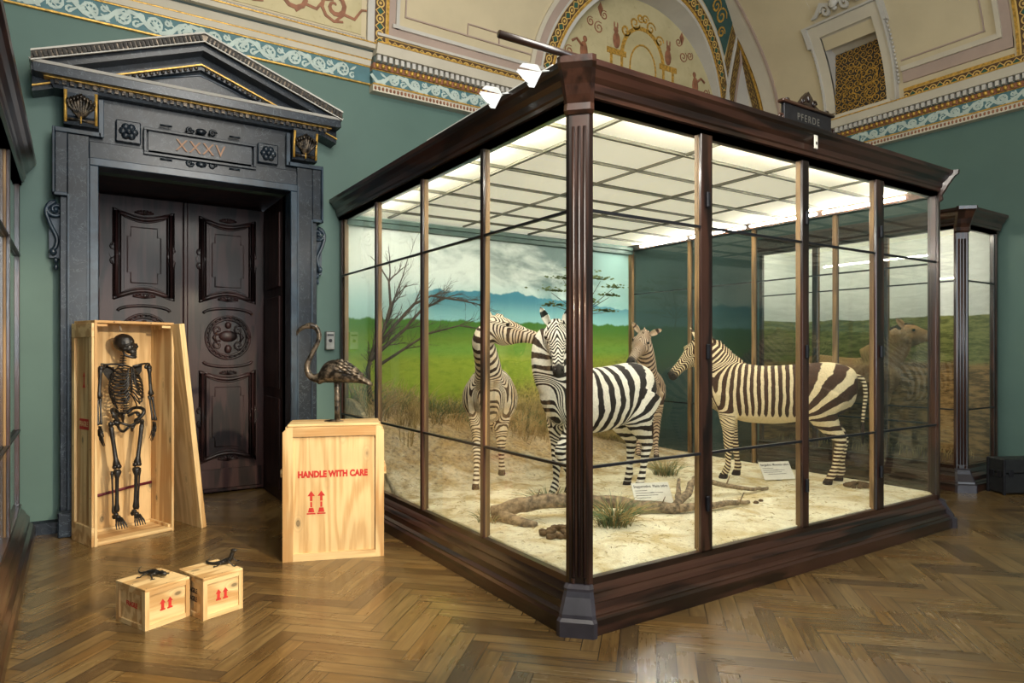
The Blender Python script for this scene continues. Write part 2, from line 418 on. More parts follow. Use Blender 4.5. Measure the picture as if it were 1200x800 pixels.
def patch(name, fn, u0, u1, v0, v1, nu, nv, mat, parent=None, th=0.012, us=None):
    """curved strip following fn(u,v,offset); uv in metres"""
    vs = []; uvs = []
    for off in (th, 0.0):
        for j in range(nv + 1):
            for i in range(nu + 1):
                u = u0 + (u1 - u0) * i / nu; v = v0 + (v1 - v0) * j / nv
                vs.append(fn(u, v, off)); uvs.append((u * (us or 1), v - v0))
    n = (nu + 1) * (nv + 1); fs = []
    for j in range(nv):
        for i in range(nu):
            a = j * (nu + 1) + i; fs.append((a, a + 1, a + nu + 2, a + nu + 1)); fs.append(tuple(k + n for k in (a + nu + 1, a + nu + 2, a + 1, a)))
    for i in range(nu):
        fs.append((i, i + n, i + 1 + n, i + 1)); a = nv * (nu + 1) + i; fs.append((a, a + 1, a + 1 + n, a + n))
    for j in range(nv):
        a = j * (nu + 1); b = a + nu + 1; fs.append((a, b, b + n, a + n)); a += nu; b += nu; fs.append((a, a + n, b + n, b))
    me = bpy.data.meshes.new(name); me.from_pydata(vs, [], fs); uvl = me.uv_layers.new(name='UVMap')
    for l in me.loops: uvl.data[l.index].uv = uvs[l.vertex_index]
    o = link(name, me, mat, parent); return o
def spline2(pts, n=24):
    P = [np.array(q, float) for q in pts]; P = [2 * P[0] - P[1]] + P + [2 * P[-1] - P[-2]]; out = []; m_ = len(P) - 3
    for i in range(n + 1):
        t = i / n * m_; k = min(int(t), m_ - 1); f = t - k; a, b_, c, d = P[k:k + 4]
        out.append(0.5 * ((2 * b_) + (c - a) * f + (2 * a - 5 * b_ + 4 * c - d) * f * f + (-a + 3 * b_ - 3 * c + d) * f ** 3))
    return out
def remesh(mb, voxel, smooth=6, fac=0.5):
    me = bpy.data.meshes.new('tmp'); me.from_pydata(mb.v, [], mb.f); me.update()
    bm = bmesh.new(); bm.from_mesh(me); bmesh.ops.recalc_face_normals(bm, faces=bm.faces[:]); bm.to_mesh(me); bm.free()
    o = bpy.data.objects.new('tmp', me); COL.objects.link(o)
    r = o.modifiers.new('r', 'REMESH'); r.mode = 'VOXEL'; r.voxel_size = voxel; r.use_smooth_shade = True
    if smooth: k = o.modifiers.new('s', 'SMOOTH'); k.factor = fac; k.iterations = smooth
    dg = bpy.context.evaluated_depsgraph_get(); out = bpy.data.meshes.new_from_object(o.evaluated_get(dg))
    bpy.data.objects.remove(o); bpy.data.meshes.remove(me); out.materials.clear(); return out

# ------------------------------------------------------------------ room
WY, WX = 7.15, 9.5           # door wall plane, right wall plane
LX, BY = -1.45, -6.0         # left wall, wall behind the camera
ZC = 4.99                    # top of the cornice
# floor: herringbone planks
Wp, Lp, nn = 0.1, 0.6, 6
cs, sn = math.cos(PI / 4), math.sin(PI / 4)
vs, fs, uvs, ra, rb = [], [], [], [], []
K = 130
def addplank(a, b, hor):
    w, h = (Lp, Wp) if hor else (Wp, Lp)
    x0, y0 = a * Wp, b * Wp
    q = [(x0, y0), (x0 + w, y0), (x0 + w, y0 + h), (x0, y0 + h)]
    r = [(cs * x - sn * y + 4.03, sn * x + cs * y + 0.6) for x, y in q]
    cx = sum(p[0] for p in r) / 4; cy = sum(p[1] for p in r) / 4
    if not (LX - 0.4 < cx < WX + 0.4 and BY - .4 < cy < 8.6): return
    if cy > 7.5 and not (-0.3 < cx < 2.3): return
    k = len(vs); vs.extend((x, y, 0) for x, y in r); fs.append((k, k + 1, k + 2, k + 3))
    uvs.extend([(0, 0), (Lp, 0), (Lp, Wp), (0, Wp)] if hor else [(0, 0), (0, Wp), (Lp, Wp), (Lp, 0)])
    g = random.random(); t = random.random() * 0.55; ra.extend([g] * 4); rb.extend([t] * 4)
for b in range(-K, K):
    for a in range(-K, K):
        t = (a - b) % (2 * nn)
        if t == 0: addplank(a, b, True)
        elif t == 2 * nn - 1: addplank(a, b, False)
me = bpy.data.meshes.new('floor'); me.from_pydata(vs, [], fs)
uvl = me.uv_layers.new(name='UVMap'); uvl.data.foreach_set('uv', [c for u in uvs for c in u])
for nm, dat in (('plank', ra), ('plank2', rb)):
    at = me.attributes.new(nm, 'FLOAT', 'POINT'); at.data.foreach_set('value', dat)
fl = struct(link('floor', me, 'parquet'))

# walls
OX0, OX1, OZ = 0.167, 1.84, 3.24     # door opening
w = MB()
w.box(LX - .1, OX0, WY, WY + .12, 0, ZC); w.box(OX1, WX + .1, WY, WY + .12, 0, ZC); w.box(OX0, OX1, WY, WY + .12, OZ, ZC)
struct(w.build('wall_back', 'wall_green'))
w = MB(); w.box(WX, WX + .12, BY, WY, 0, ZC); struct(w.build('wall_right', 'wall_green'))
w = MB(); w.box(LX - .12, LX, BY, WY, 0, 7.9); struct(w.build('wall_left', 'wall_green'))
# wall behind the camera with three tall windows
w = MB(); wins = [(0.2, 1.9), (3.4, 5.1), (6.6, 8.3)]
xs = [LX] + [c for p in wins for c in p] + [WX]
for i in range(0, len(xs), 2): w.box(xs[i], xs[i + 1], BY - .12, BY, 0, 7.9)
for a, b in wins: w.box(a, b, BY - .12, BY, 0, 1.0); w.box(a, b, BY - .12, BY, 4.6, 7.9)
struct(w.build('wall_front', 'wall_green'))
for i, (a, b) in enumerate(wins):
    e = empty('window_%d' % (i + 1), (0, 0, 0)); struct(e)
    f = MB(); f.box(a, b, BY - .1, BY - .02, 1.0, 1.08); f.box(a, b, BY - .1, BY - .02, 4.52, 4.6)
    for x in (a, (a + b) / 2 - .03, b - .06): f.box(x, x + .06, BY - .1, BY - .02, 1.08, 4.52)
    for z in (2.1, 3.3): f.box(a + .06, b - .06, BY - .09, BY - .03, z, z + .05)
    f.build('window_frame', 'window_frame', e)
    g = MB(); g.box(a + .06, b - .06, BY - .07, BY - .062, 1.08, 4.52); g.build('pane', 'glass', e)

# vault: coves rising from both walls
def dd(h): return 0.10 * h * h        # lean of the cove above the door wall
def dr(h): return 0.30 * h * h        # lean above the right wall
def cove_d(x, z, off=0.0): h = z - ZC; return (x, WY - dd(h) - off, z)
def cove_r(y, z, off=0.0): h = z - ZC; return (WX - dr(h) - off, y, z)
ZT = 7.6
CX, CZ, CR = 7.0, 5.1, 1.65
v_, f_ = [], []
def grid(cols):
    k = len(v_); n = len(cols[0])
    for c in cols: v_.extend(c)
    for i in range(len(cols) - 1):
        for j in range(n - 1): a = k + i * n + j; f_.append((a, a + n, a + n + 1, a + 1))
NZ = 14
def colz(x, z0, left=False):
    out = []
    for j in range(NZ + 1):
        z = z0 + (ZT - z0) * j / NZ; xx = min(x, WX - dr(max(0, z - ZC))); out.append(cove_d(xx, z))
    return out
xsA = [LX + (CX - CR - LX) * i / 12 for i in range(13)]
grid([colz(x, ZC) for x in xsA])
xsB = [CX - CR * math.cos(PI * i / 40) for i in range(41)]
grid([colz(x, max(ZC, CZ + math.sqrt(max(0, CR ** 2 - (x - CX) ** 2)))) for x in xsB])
xsC = [CX + CR + (WX - CX - CR) * i / 6 for i in range(7)]
grid([colz(x, ZC) for x in xsC])
gy0, gy1, gz0, gz1 = 4.92, 5.67, 5.05, 6.0     # opening of the grille window
for ya, yb, zb, n_ in ((WY, gy1, ZC, 8), (gy1, gy0, gz1, 4), (gy0, BY, ZC, 24)):
    cols = []
    for i in range(n_ + 1):
        y = ya + (yb - ya) * i / n_; out = []
        for j in range(NZ + 1):
            z = zb + (ZT - zb) * j / NZ; out.append(cove_r(min(y, WY - dd(z - ZC)), z))
        cols.append(out)
    grid(cols)
me = bpy.data.meshes.new('ceiling'); 
k = len(v_); v_ += [(LX, BY, ZT), (WX - dr(ZT - ZC), BY, ZT), (WX - dr(ZT - ZC), WY - dd(ZT - ZC), ZT), (LX, WY - dd(ZT - ZC), ZT)]; f_.append((k, k + 1, k + 2, k + 3))
me.from_pydata(v_, [], f_); struct(link('ceiling', me, 'plaster', smooth=True))
# lunette (painted tympanum under the arch), recessed, with its reveal
trim_no = [0]
def trim(o): trim_no[0] += 1; o.name = 'trim_%d' % trim_no[0]; return struct(o)
lb = MB(); arc = [(CX + (CR + .02) * math.cos(PI * i / 48), CZ + (CR + .02) * math.sin(PI * i / 48)) for i in range(49)]
arc = [(CX + CR + .02, ZC - .02)] + arc + [(CX - CR - .02, ZC - .02)]; lb.prism(arc, WY + .03, WY + .07); trim(lb.build('lunette', 'painted_plaster'))
rv = MB(); rings = []
for i in range(49):
    a = PI * i / 48; x = CX + CR * math.cos(a); z = max(ZC - .04, CZ + CR * math.sin(a)); yf = WY - dd(max(0, z - ZC)) - .03
    x2 = CX + (CR + .06) * math.cos(a); z2 = max(ZC - .04, CZ + (CR + .06) * math.sin(a))
    rings.append([(x, WY + .04, z), (x, yf, z), (x2, yf, z2), (x2, WY + .04, z2)])
rv.loft(rings, smooth=False); trim(rv.build('arch_reveal', 'pale_grey'))
def ringfn(u, v, off):   # u = arc length at CR, v = radius
    a = u / CR; z = CZ + v * math.sin(a); x = CX + v * math.cos(a); z = max(z, ZC)
    return cove_d(min(x, WX - dr(max(0, z - ZC)) - .01), z, off)
def ring(r0, r1, mat, th=.015, a0=0.03, a1=PI - 0.03): return trim(patch('ring', ringfn, a0 * CR, a1 * CR, r0, r1, 60, 1, mat, th=th))
ring(1.70, 1.73, 'gold', .03); ring(1.73, 1.88, 'orn_brown', .02, .0, PI); ring(1.88, 1.91, 'pale_grey', .03, .0, PI); ring(1.91, 2.02, 'pink_grey', .02, 1.3, PI - .03); ring(2.02, 2.08, 'cream', .04, 1.3, PI - .03)
# painted decoration of the lunette: little temple and scrolls
def spiral(cx, cz, r, turns=1.6, a0=0.0, d=1, n=18):
    return [(cx + r * (1 - t) ** 0.8 * math.cos(a0 + d * t * turns * 2 * PI), cz + r * (1 - t) ** 0.8 * math.sin(a0 + d * t * turns * 2 * PI)) for t in [i / n for i in range(n)]]
def ribbon(mb, pts, y, w, fn=None, th=.006):
    """flat painted ribbon lying in the xz plane"""
    P3 = [Vector((p[0], y, p[1])) for p in pts]; n = len(P3)
    ws = w if hasattr(w, '__len__') else [w * (0.35 + 0.65 * math.sin(PI * min(1, (i + 1) / n))) for i in range(n)]
    rings = []
    for i, p in enumerate(P3):
        t = (P3[min(i + 1, n - 1)] - P3[max(0, i - 1)]); t.normalize(); nrm = Vector((-t.z, 0, t.x)) * ws[i] / 2; o = Vector((0, th, 0))
        q = [p + nrm, p - nrm, p - nrm - o, p + nrm - o]
        rings.append([fn(k) if fn else k for k in q])
    mb.loft(rings, smooth=False)
yl = WY + .03
tm = MB()
for sx in (-.52, .52):
    for xx in (-.1, .1): tm.box(CX + sx + xx - .02, CX + sx + xx + .02, yl - .01, yl, 5.2, 5.85)
    tm.box(CX + sx - .18, CX + sx + .18, yl - .012, yl, 5.85, 5.93)
ribbon(tm, [(CX + .42 * math.cos(a), 5.85 + .5 * math.sin(a)) for a in [PI * i / 20 for i in range(21)]], yl, [.06] * 21)
ribbon(tm, [(CX + .26 * math.cos(a), 5.75 + .36 * math.sin(a)) for a in [2 * PI * i / 24 for i in range(25)]], yl, [.025] * 25)
for sx in (-1, 1):
    for (px, pz, r) in ((.16, 6.4, .10), (.34, 6.25, .09), (.05, 6.5, .07)): ribbon(tm, spiral(CX + sx * px, pz, r, 1.4, 0, sx), yl, .03)
trim(tm.build('tempietto', 'gold'))
tm = MB()
for sx in (-1, 1):
    tm.ell((CX + sx * .52, yl - .004, 6.06), (.07, .01, .12)); tm.ell((CX + sx * .53, yl - .004, 6.2), (.045, .01, .05)); tm.ell((CX + sx * .56, yl - .004, 6.27), (.012, .008, .05)); tm.ell((CX + sx * .50, yl - .004, 6.27), (.012, .008, .05))
    tm.ell((CX + sx * 1.12, yl - .004, 5.75), (.07, .01, .15)); tm.ell((CX + sx * 1.1, yl - .004, 5.93), (.04, .01, .045)); tm.tube([(CX + sx * 1.15, yl - .005, 5.82), (CX + sx * 1.25, yl - .005, 5.9), (CX + sx * 1.33, yl - .005, 5.85)], .018, 6)
    tm.box(CX + sx * 1.12 - .14, CX + sx * 1.12 + .14, yl - .01, yl, 5.5, 5.56)
    for (px, pz, r) in ((1.3, 5.45, .12), (.9, 5.5, .1), (.85, 6.15, .09), (1.38, 5.7, .08), (.75, 6.35, .07), (1.0, 6.2, .07)): ribbon(tm, spiral(CX + sx * px, pz, r, 1.7, 1, -sx), yl, .018)
    tm.prism([(CX + sx * .82, 6.12 + .4), (CX + sx * .87, 6.03 + .4), (CX + sx * .82, 5.92 + .4), (CX + sx * .77, 6.03 + .4)], yl - .006, yl)
trim(tm.build('painted_figures', 'scroll_brown'))
# bands on the door-wall cove
P_ = lambda *a, **k: trim(patch('strip', *a, **k))
P_(cove_d, 2.84, 5.28, ZC + .02, ZC + .17, 20, 1, 'orn_brown', th=.02)
P_(cove_d, 2.84, 5.28, ZC + .17, ZC + .20, 20, 1, 'pale_grey', th=.05)
P_(cove_d, 3.02, 5.2, ZC + .20, ZC + .30, 20, 1, 'pink_grey', th=.02)
P_(cove_d, 3.02, 5.15, ZC + .30, ZC + .34, 20, 1, 'pale_grey', th=.05)
P_(cove_d, 3.20, 5.02, ZC + .46, ZC + .475, 20, 1, 'pink_grey', th=.02)
vb = lambda x0, x1, mat, th=.02, z0=ZC + .02, z1=7.2: P_(lambda u, v, o: cove_d(v, u, o), z0, z1, x0, x1, 12, 1, mat, th=th)
vb(2.80, 2.95, 'orn_brown', .022); vb(2.72, 2.80, 'pale_grey', .05); vb(2.95, 2.98, 'gold', .03); vb(2.98, 3.06, 'pink_grey', .02, ZC + .2); vb(3.06, 3.10, 'pale_grey', .05, ZC + .3)
vb(3.18, 3.195, 'pink_grey', .02, ZC + .46)
vb(4.0, 4.012, 'pink_grey', .02, ZC + .475, ZC + .60); P_(cove_d, 4.0, 4.45, ZC + .60, ZC + .612, 6, 1, 'pink_grey', th=.02); vb(4.45, 4.462, 'pink_grey', .02, ZC + .475, ZC + .60)
vg = lambda x0, x1, mat, th=.02, k=0: P_(lambda u, v, o: cove_d(min(v, WX - dr(u - ZC) - .004 * k), u, o), ZC + .02, 7.2, x0, x1, 14, 1, mat, th=th)
for k_, (x0, x1, mt_n, th) in enumerate(((8.60, 8.72, 'orn_dark', .02), (8.72, 8.76, 'pale_grey', .05), (8.79, 8.93, 'orn_dark', .02), (8.94, 8.97, 'pink_grey', .04), (8.98, 9.36, 'pale_grey', .01), (9.38, 9.41, 'pink_grey', .04), (9.42, 9.46, 'pale_grey', .05))): vg(x0, x1, mt_n, th, 7 - k_)
tp = MB()
for i in range(14):
    x0 = 7.55 + 1.02 * i / 14; x1 = x0 + 1.02 / 14; zA = CZ + math.sqrt(max(0, 1.95 ** 2 - (x0 - CX) ** 2)); zB = CZ + math.sqrt(max(0, 1.95 ** 2 - (x1 - CX) ** 2))
    tp.add([cove_d(x0, zA, .012), cove_d(x1, zB, .012), cove_d(x1, 7.0, .012), cove_d(x0, 7.0, .012)], [(0, 1, 2, 3)])
trim(tp.build('spandrel', 'panel_teal'))
sc_ = MB()
for (px, pz, r) in ((8.3, 6.75, .12), (8.15, 6.85, .1), (8.38, 6.55, .08)): ribbon(sc_, spiral(px, pz, r), 0, .03, fn=lambda k: Vector(cove_d(k.x, k.z, .02 - k.y)))
trim(sc_.build('scrolls', 'gold'))
# grotesque painting left of the dividing band
P_(cove_d, -1.4, 2.70, ZC + .03, ZC + .11, 20, 1, 'orn_silver', th=.02)
P_(cove_d, -1.4, 2.66, ZC + .14, ZC + 1.2, 20, 4, 'painted_plaster', th=.01)
g1 = MB(); fnc = lambda k: Vector(cove_d(k.x, k.z, .014 - k.y))
for i in range(9):
    x = -1.0 + i * .42; s_ = 1 if i % 2 else -1
    ribbon(g1, spiral(x, ZC + .36, .17, 1.8, s_, s_), 0, .05, fn=fnc); ribbon(g1, spiral(x + .21, ZC + .62, .14, 1.5, 2, -s_), 0, .035, fn=fnc)
    ribbon(g1, [(x, ZC + .2), (x + .1, ZC + .3), (x + .22, ZC + .28), (x + .3, ZC + .4), (x + .4, ZC + .42)], 0, .035, fn=fnc)
trim(g1.build('painted_scrolls', 'scroll_brown'))
# right-wall cove: corner bands, ornament strip, panel mouldings
vr = lambda y0, y1, mat, th=.02, z0=ZC + .02, z1=7.2: P_(lambda u, v, o: cove_r(min(v, WY - dd(u - ZC)), u, o), z0, z1, y0, y1, 14, 1, mat, th=th)
vr(7.06, 7.10, 'cream', .03); vr(6.92, 7.05, 'orn_dark', .02); vr(6.88, 6.91, 'gold', .03); vr(6.62, 6.86, 'cream', .03); vr(6.58, 6.61, 'pink_grey', .05)
hr = lambda y0, y1, z0, z1, mat, th=.02: P_(cove_r, y0, y1, z0, z1, 20, 2, mat, th=th)
hr(2.7, 4.70, ZC + .02, ZC + .17, 'orn_brown'); hr(3.42, 4.7, ZC + .17, ZC + .20, 'gold', .03); hr(3.42, 4.7, ZC + .28, ZC + .42, 'pink_grey', .03); hr(3.55, 4.7, ZC + .42, ZC + .48, 'cream', .06); hr(3.7, 4.7, ZC + .56, ZC + .575, 'pink_grey', .02)
vr(3.20, 3.36, 'orn_brown', .022, ZC + .17); vr(3.36, 3.39, 'gold', .03, ZC + .17); vr(3.42, 3.52, 'pink_grey', .03, ZC + .28); vr(3.52, 3.57, 'cream', .06, ZC + .42); vr(3.7, 3.715, 'pink_grey', .02, ZC + .56)
hr(5.85, 6.40, ZC + .04, ZC + .10, 'cream', .03)
# grille opening in the right cove: a deep upright opening behind a curved frame
ge = empty('window_4'); struct(ge); GXP = 9.46
mb = MB(); mb.box(GXP, GXP + .02, gy0, gy1, gz0, gz1); mb.build('grille_backing', 'ink', ge)
for (a, b) in ((gy0 - .02, gy0), (gy1, gy1 + .02)):
    mb = MB(); n_ = 10; ra_ = [(WX - dr(gz0 - ZC + (gz1 + .18 - gz0) * i / n_) - .03, gz0 + (gz1 + .18 - gz0) * i / n_) for i in range(n_ + 1)]
    mb.loft([[(GXP + .02, a, z), (min(x, GXP), a, z), (min(x, GXP), b, z), (GXP + .02, b, z)] for x, z in ra_], smooth=False); mb.build('reveal', 'pale_grey', ge)
mb = MB(); mb.add([(GXP + .02, y, z) for y in (gy0, gy1) for z in (gz1, gz1 + .02)] + [(WX - dr(gz1 + .16 - ZC) - .02, y, z) for y in (gy0, gy1) for z in (gz1 + .16, gz1 + .18)], [(0, 2, 6, 4), (1, 5, 7, 3), (0, 1, 3, 2), (4, 6, 7, 5), (0, 4, 5, 1), (2, 3, 7, 6)]); mb.build('head', 'cream', ge)
def grid_patch(nm, y0, y1, z0, z1, mat, th): return patch(nm, cove_r, y0, y1, z0, z1, 6, 12, mat, ge, th)
zt = gz1 + .16
for (a, b, z0, z1) in ((gy0 - .13, gy0, gz0 - .02, zt + .13), (gy1, gy1 + .13, gz0 + .1, zt + .13), (gy0, gy1, zt, zt + .13)): grid_patch('frame_moulding', a, b, z0, z1, 'cream', .05)
for (a, b, z0, z1) in ((gy0 - .15, gy0 - .13, gz0 - .02, zt + .15), (gy1 + .13, gy1 + .15, gz0 + .1, zt + .15), (gy0 - .13, gy1 + .13, zt + .13, zt + .15), (gy0 - .19, gy0 - .15, zt - .1, zt + .15), (gy1 + .15, gy1 + .2, zt - .1, zt + .15)): grid_patch('frame_edge', a, b, z0, z1, 'pale_grey', .09)
mb = MB(); mb.box(9.26, GXP, gy0 - .14, gy1 + .12, gz0 - .06, gz0, bev=.01); mb.build('sill', 'cream', ge)
bd = MB()
for i in range(16): z = zt - .12 - i * .05; bd.ell(cove_r(gy0 - .17, z, .04), (.02, .016, .022), 7); bd.ell(cove_r(gy1 + .17, z, .04), (.02, .016, .022), 7)
bd.build('side_garland', 'pale_grey', ge)
gs = MB(); fr_ = lambda k: Vector((GXP - .012 - (-k.y), k.x, k.z)); random.seed(3)
for i in range(8):
    for j in range(10): ribbon(gs, spiral(gy0 + .05 + i * .093, gz0 + .05 + j * .095, .056, 1.6, random.random() * 6, random.choice((-1, 1)), 12), 0, .012, fn=fr_)
for s_ in (-1, 1): ribbon(gs, spiral((gy0 + gy1) / 2 + s_ * .13, gz0 + .5, .2, 1.3, 1, s_, 20), 0, .02, fn=fr_); ribbon(gs, spiral((gy0 + gy1) / 2 + s_ * .13, gz0 + .25, .14, 1.3, 1, -s_, 20), 0, .02, fn=fr_)
gs.build('scroll_ironwork', 'gold', ge)
cm = MB(); cf = lambda k: Vector(cove_r(k.x, k.z, .10 - k.y)); ym = (gy0 + gy1) / 2
for s_ in (-1, 1):
    ribbon(cm, spiral(ym + s_ * .14, zt + .22, .07, 1.5, PI if s_ < 0 else 0, s_), 0, .035, fn=cf, th=.03)
    ribbon(cm, [(ym + s_ * .05, zt + .26), (ym + s_ * .17, zt + .30), (ym + s_ * .30, zt + .20), (ym + s_ * .36, zt + .19)], 0, .04, fn=cf, th=.03)
c_ = cove_r(ym, zt + .27, .12); cm.ell(c_, (.05, .07, .08), 10); cm.ell(cove_r(ym, zt + .20, .14), (.03, .04, .03), 8); cm.build('crest', 'pale_grey', ge)

# wall cornices -----------------------------------------------------------
def rect(o0, o1, z0, z1): return [(o0, z0), (o1, z0), (o1, z1), (o0, z1)]
pA = [(LX, WY), (2.76, WY)]; pB = [(2.76, WY), (WX, WY), (WX, BY)]
def band(path, prof, mat): return trim(MB().sweep(path, prof).build('band', mat))
band(pA, rect(0, .03, 4.585, 4.60), 'gold'); band(pA, rect(0, .02, 4.60, 4.78), 'frieze_teal'); band(pA, rect(0, .03, 4.78, 4.793), 'gold')
band(pA, [(0, 4.793), (.04, 4.793), (.06, 4.845), (0, 4.845)], 'cream'); band(pA, rect(0, .065, 4.845, 4.856), 'gold'); band(pA, [(0, 4.856), (.07, 4.856), (.11, 4.918), (0, 4.918)], 'cream')
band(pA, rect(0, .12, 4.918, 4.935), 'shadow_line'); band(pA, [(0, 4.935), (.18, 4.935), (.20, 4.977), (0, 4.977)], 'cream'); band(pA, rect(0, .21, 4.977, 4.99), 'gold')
band(pB, rect(0, .11, 4.50, 4.57), 'cream'); band(pB, rect(0, .125, 4.57, 4.585), 'gold'); band(pB, rect(0, .10, 4.585, 4.735), 'frieze_teal'); band(pB, rect(0, .11, 4.735, 4.745), 'gold')
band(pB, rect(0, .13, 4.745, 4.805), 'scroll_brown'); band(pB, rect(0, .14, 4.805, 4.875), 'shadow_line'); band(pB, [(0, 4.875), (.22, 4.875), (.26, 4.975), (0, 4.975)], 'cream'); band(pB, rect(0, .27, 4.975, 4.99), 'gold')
def along(path, step, off, start=0.0, maxn=400, zone=None):
    out = []
    for i in range(len(path) - 1):
        a = Vector(path[i]); b = Vector(path[i + 1]); d = (b - a); L = d.length; d.normalize(); n_ = Vector((d.y, -d.x)); s_ = start
        while s_ < L: 
            p = a + d * s_ + n_ * off
            if not (p.y < 1.0): out.append((p.x, p.y, d.x, d.y))
            s_ += step
    return out
e1 = MB(); e2 = MB(); e3 = MB()
for (x, y, dx, dy) in along(pB, .07, .14, .04): e1.ell((x, y, 4.775), (.026, .026, .030), 6)
for (x, y, dx, dy) in along(pB, .07, .165, .04): e2.box(-.020, .020, -.03, .03, 4.81, 4.872, Matrix.Translation((x, y, 0)) @ Matrix.Rotation(math.atan2(dy, dx), 4, 'Z'))
for (x, y, dx, dy) in along(pB, .045, .11, .03): e3.ell((x, y, 4.535), (.017, .015, .024), 6)
trim(e1.build('egg', 'gold')); trim(e2.build('dentil', 'pale_grey')); trim(e3.build('bead', 'scroll_brown'))
def frieze_scrolls(path, off, zc, name, h=.075):
    mb = MB()
    for i in range(len(path) - 1):
        a = Vector(path[i]); b = Vector(path[i + 1]); d = (b - a); L = d.length; d.normalize(); n_ = Vector((d.y, -d.x))
        s_ = .25; k = 0
        def fn(q): p = a + d * q.x + n_ * (off - q.y); return Vector((p.x, p.y, q.z))
        while s_ < L - .2:
            if (a + d * s_).y < 1: break
            sg = 1 if k % 2 else -1; hh = h
            R_ = lambda pts, w_: ribbon(mb, pts, 0, w_, fn=fn, th=random.uniform(.002, .007))
            R_(spiral(s_, zc, hh, 1.7, -sg * PI / 2, sg, 18), .028)
            R_([(s_ - .27, zc - sg * .02), (s_ - .20, zc + sg * hh * .9), (s_ - .12, zc + sg * hh * .6), (s_ - .04, zc - sg * hh * .6), (s_ + .02, zc - sg * hh)], .045)
            for q in range(7): aa = q * .9 + k; rr_ = hh * .95; R_([(s_ + .35 * rr_ * math.cos(aa), zc + .35 * rr_ * math.sin(aa)), (s_ + .7 * rr_ * math.cos(aa + .25), zc + .7 * rr_ * math.sin(aa + .25)), (s_ + rr_ * math.cos(aa + .7), zc + rr_ * math.sin(aa + .7))], [.008, .017, .004])
            for q in (-1, 1): R_(spiral(s_ + q * .115, zc + sg * hh * .55, .036, 1.2, q, -sg * q, 9), .022); R_([(s_ + q * .09, zc - sg * hh * .2), (s_ + q * .13, zc - sg * hh * .55), (s_ + q * .16, zc - sg * hh * .9)], [.010, .028, .006])
            s_ += .26; k += 1
    return trim(mb.build(name, 'scroll_cream'))
frieze_scrolls(pA, .022, 4.69, 'scrolls', .075); frieze_scrolls(pB, .102, 4.66, 'scrolls', .062)
# baseboard
o = MB().sweep([(LX, WY), (-.1, WY)], [(0, 0), (.03, 0), (.03, .1), (0, .12)]).build('baseboard_back', 'marble'); struct(o)
o = MB().sweep([(WX, 3.5), (WX, BY)], [(0, 0), (.03, 0), (.03, .1), (0, .12)]).build('baseboard_right', 'marble'); struct(o)

# ------------------------------------------------------------------ door and its marble surround
D = empty('door_1', (1.0, WY, 0)); struct(D)
def dbuild(mb, nm, mat, par=None, smooth=None):
    o = mb.build(nm, mat, par or D, smooth)
    if (par or D) is D: o.matrix_parent_inverse = Matrix.Translation((-1.0, -WY, 0))
    return o
# recess
mb = MB(); mb.box(OX0 - .1, OX0, WY, 8.3, 0, OZ); mb.box(OX1, OX1 + .1, WY, 8.3, 0, OZ); mb.box(OX0 - .1, OX1 + .1, WY, 8.3, OZ + .02, OZ + .12); mb.box(OX0, OX1, 8.22, 8.3, 0, OZ + .02)
dbuild(mb, 'recess_lining', 'door_wood')
for side in (-1, 1):     # panelled reveal strips
    x = OX0 if side < 0 else OX1
    mb = MB(); 
    for z0, z1 in ((.12, 1.1), (1.2, 2.2), (2.3, 3.1)): mb.box(x - side * 0, x - side * .02, WY + .2, 7.95, z0, z1, bev=.008)
    dbuild(mb, 'reveal_panel', 'door_wood')
YL = 8.12
def panel_outline(x0, x1, z0, z1, top=-.07, bot=.07, n=10):
    w_ = x1 - x0; pts = []
    for i in range(n + 1): t = i / n; pts.append((x0 + w_ * t, z0 + bot * math.sin(PI * t)))
    for i in range(n + 1): t = i / n; pts.append((x1 - w_ * t, z1 + top * math.sin(PI * t)))
    return pts
def shrink(pts, k):
    cx = (min(p[0] for p in pts) + max(p[0] for p in pts)) / 2; cz = (min(p[1] for p in pts) + max(p[1] for p in pts)) / 2
    W = max(p[0] for p in pts) - cx; H = max(p[1] for p in pts) - cz
    return [(cx + (p[0] - cx) * (W - k) / W, cz + (p[1] - cz) * (H - k) / H) for p in pts]
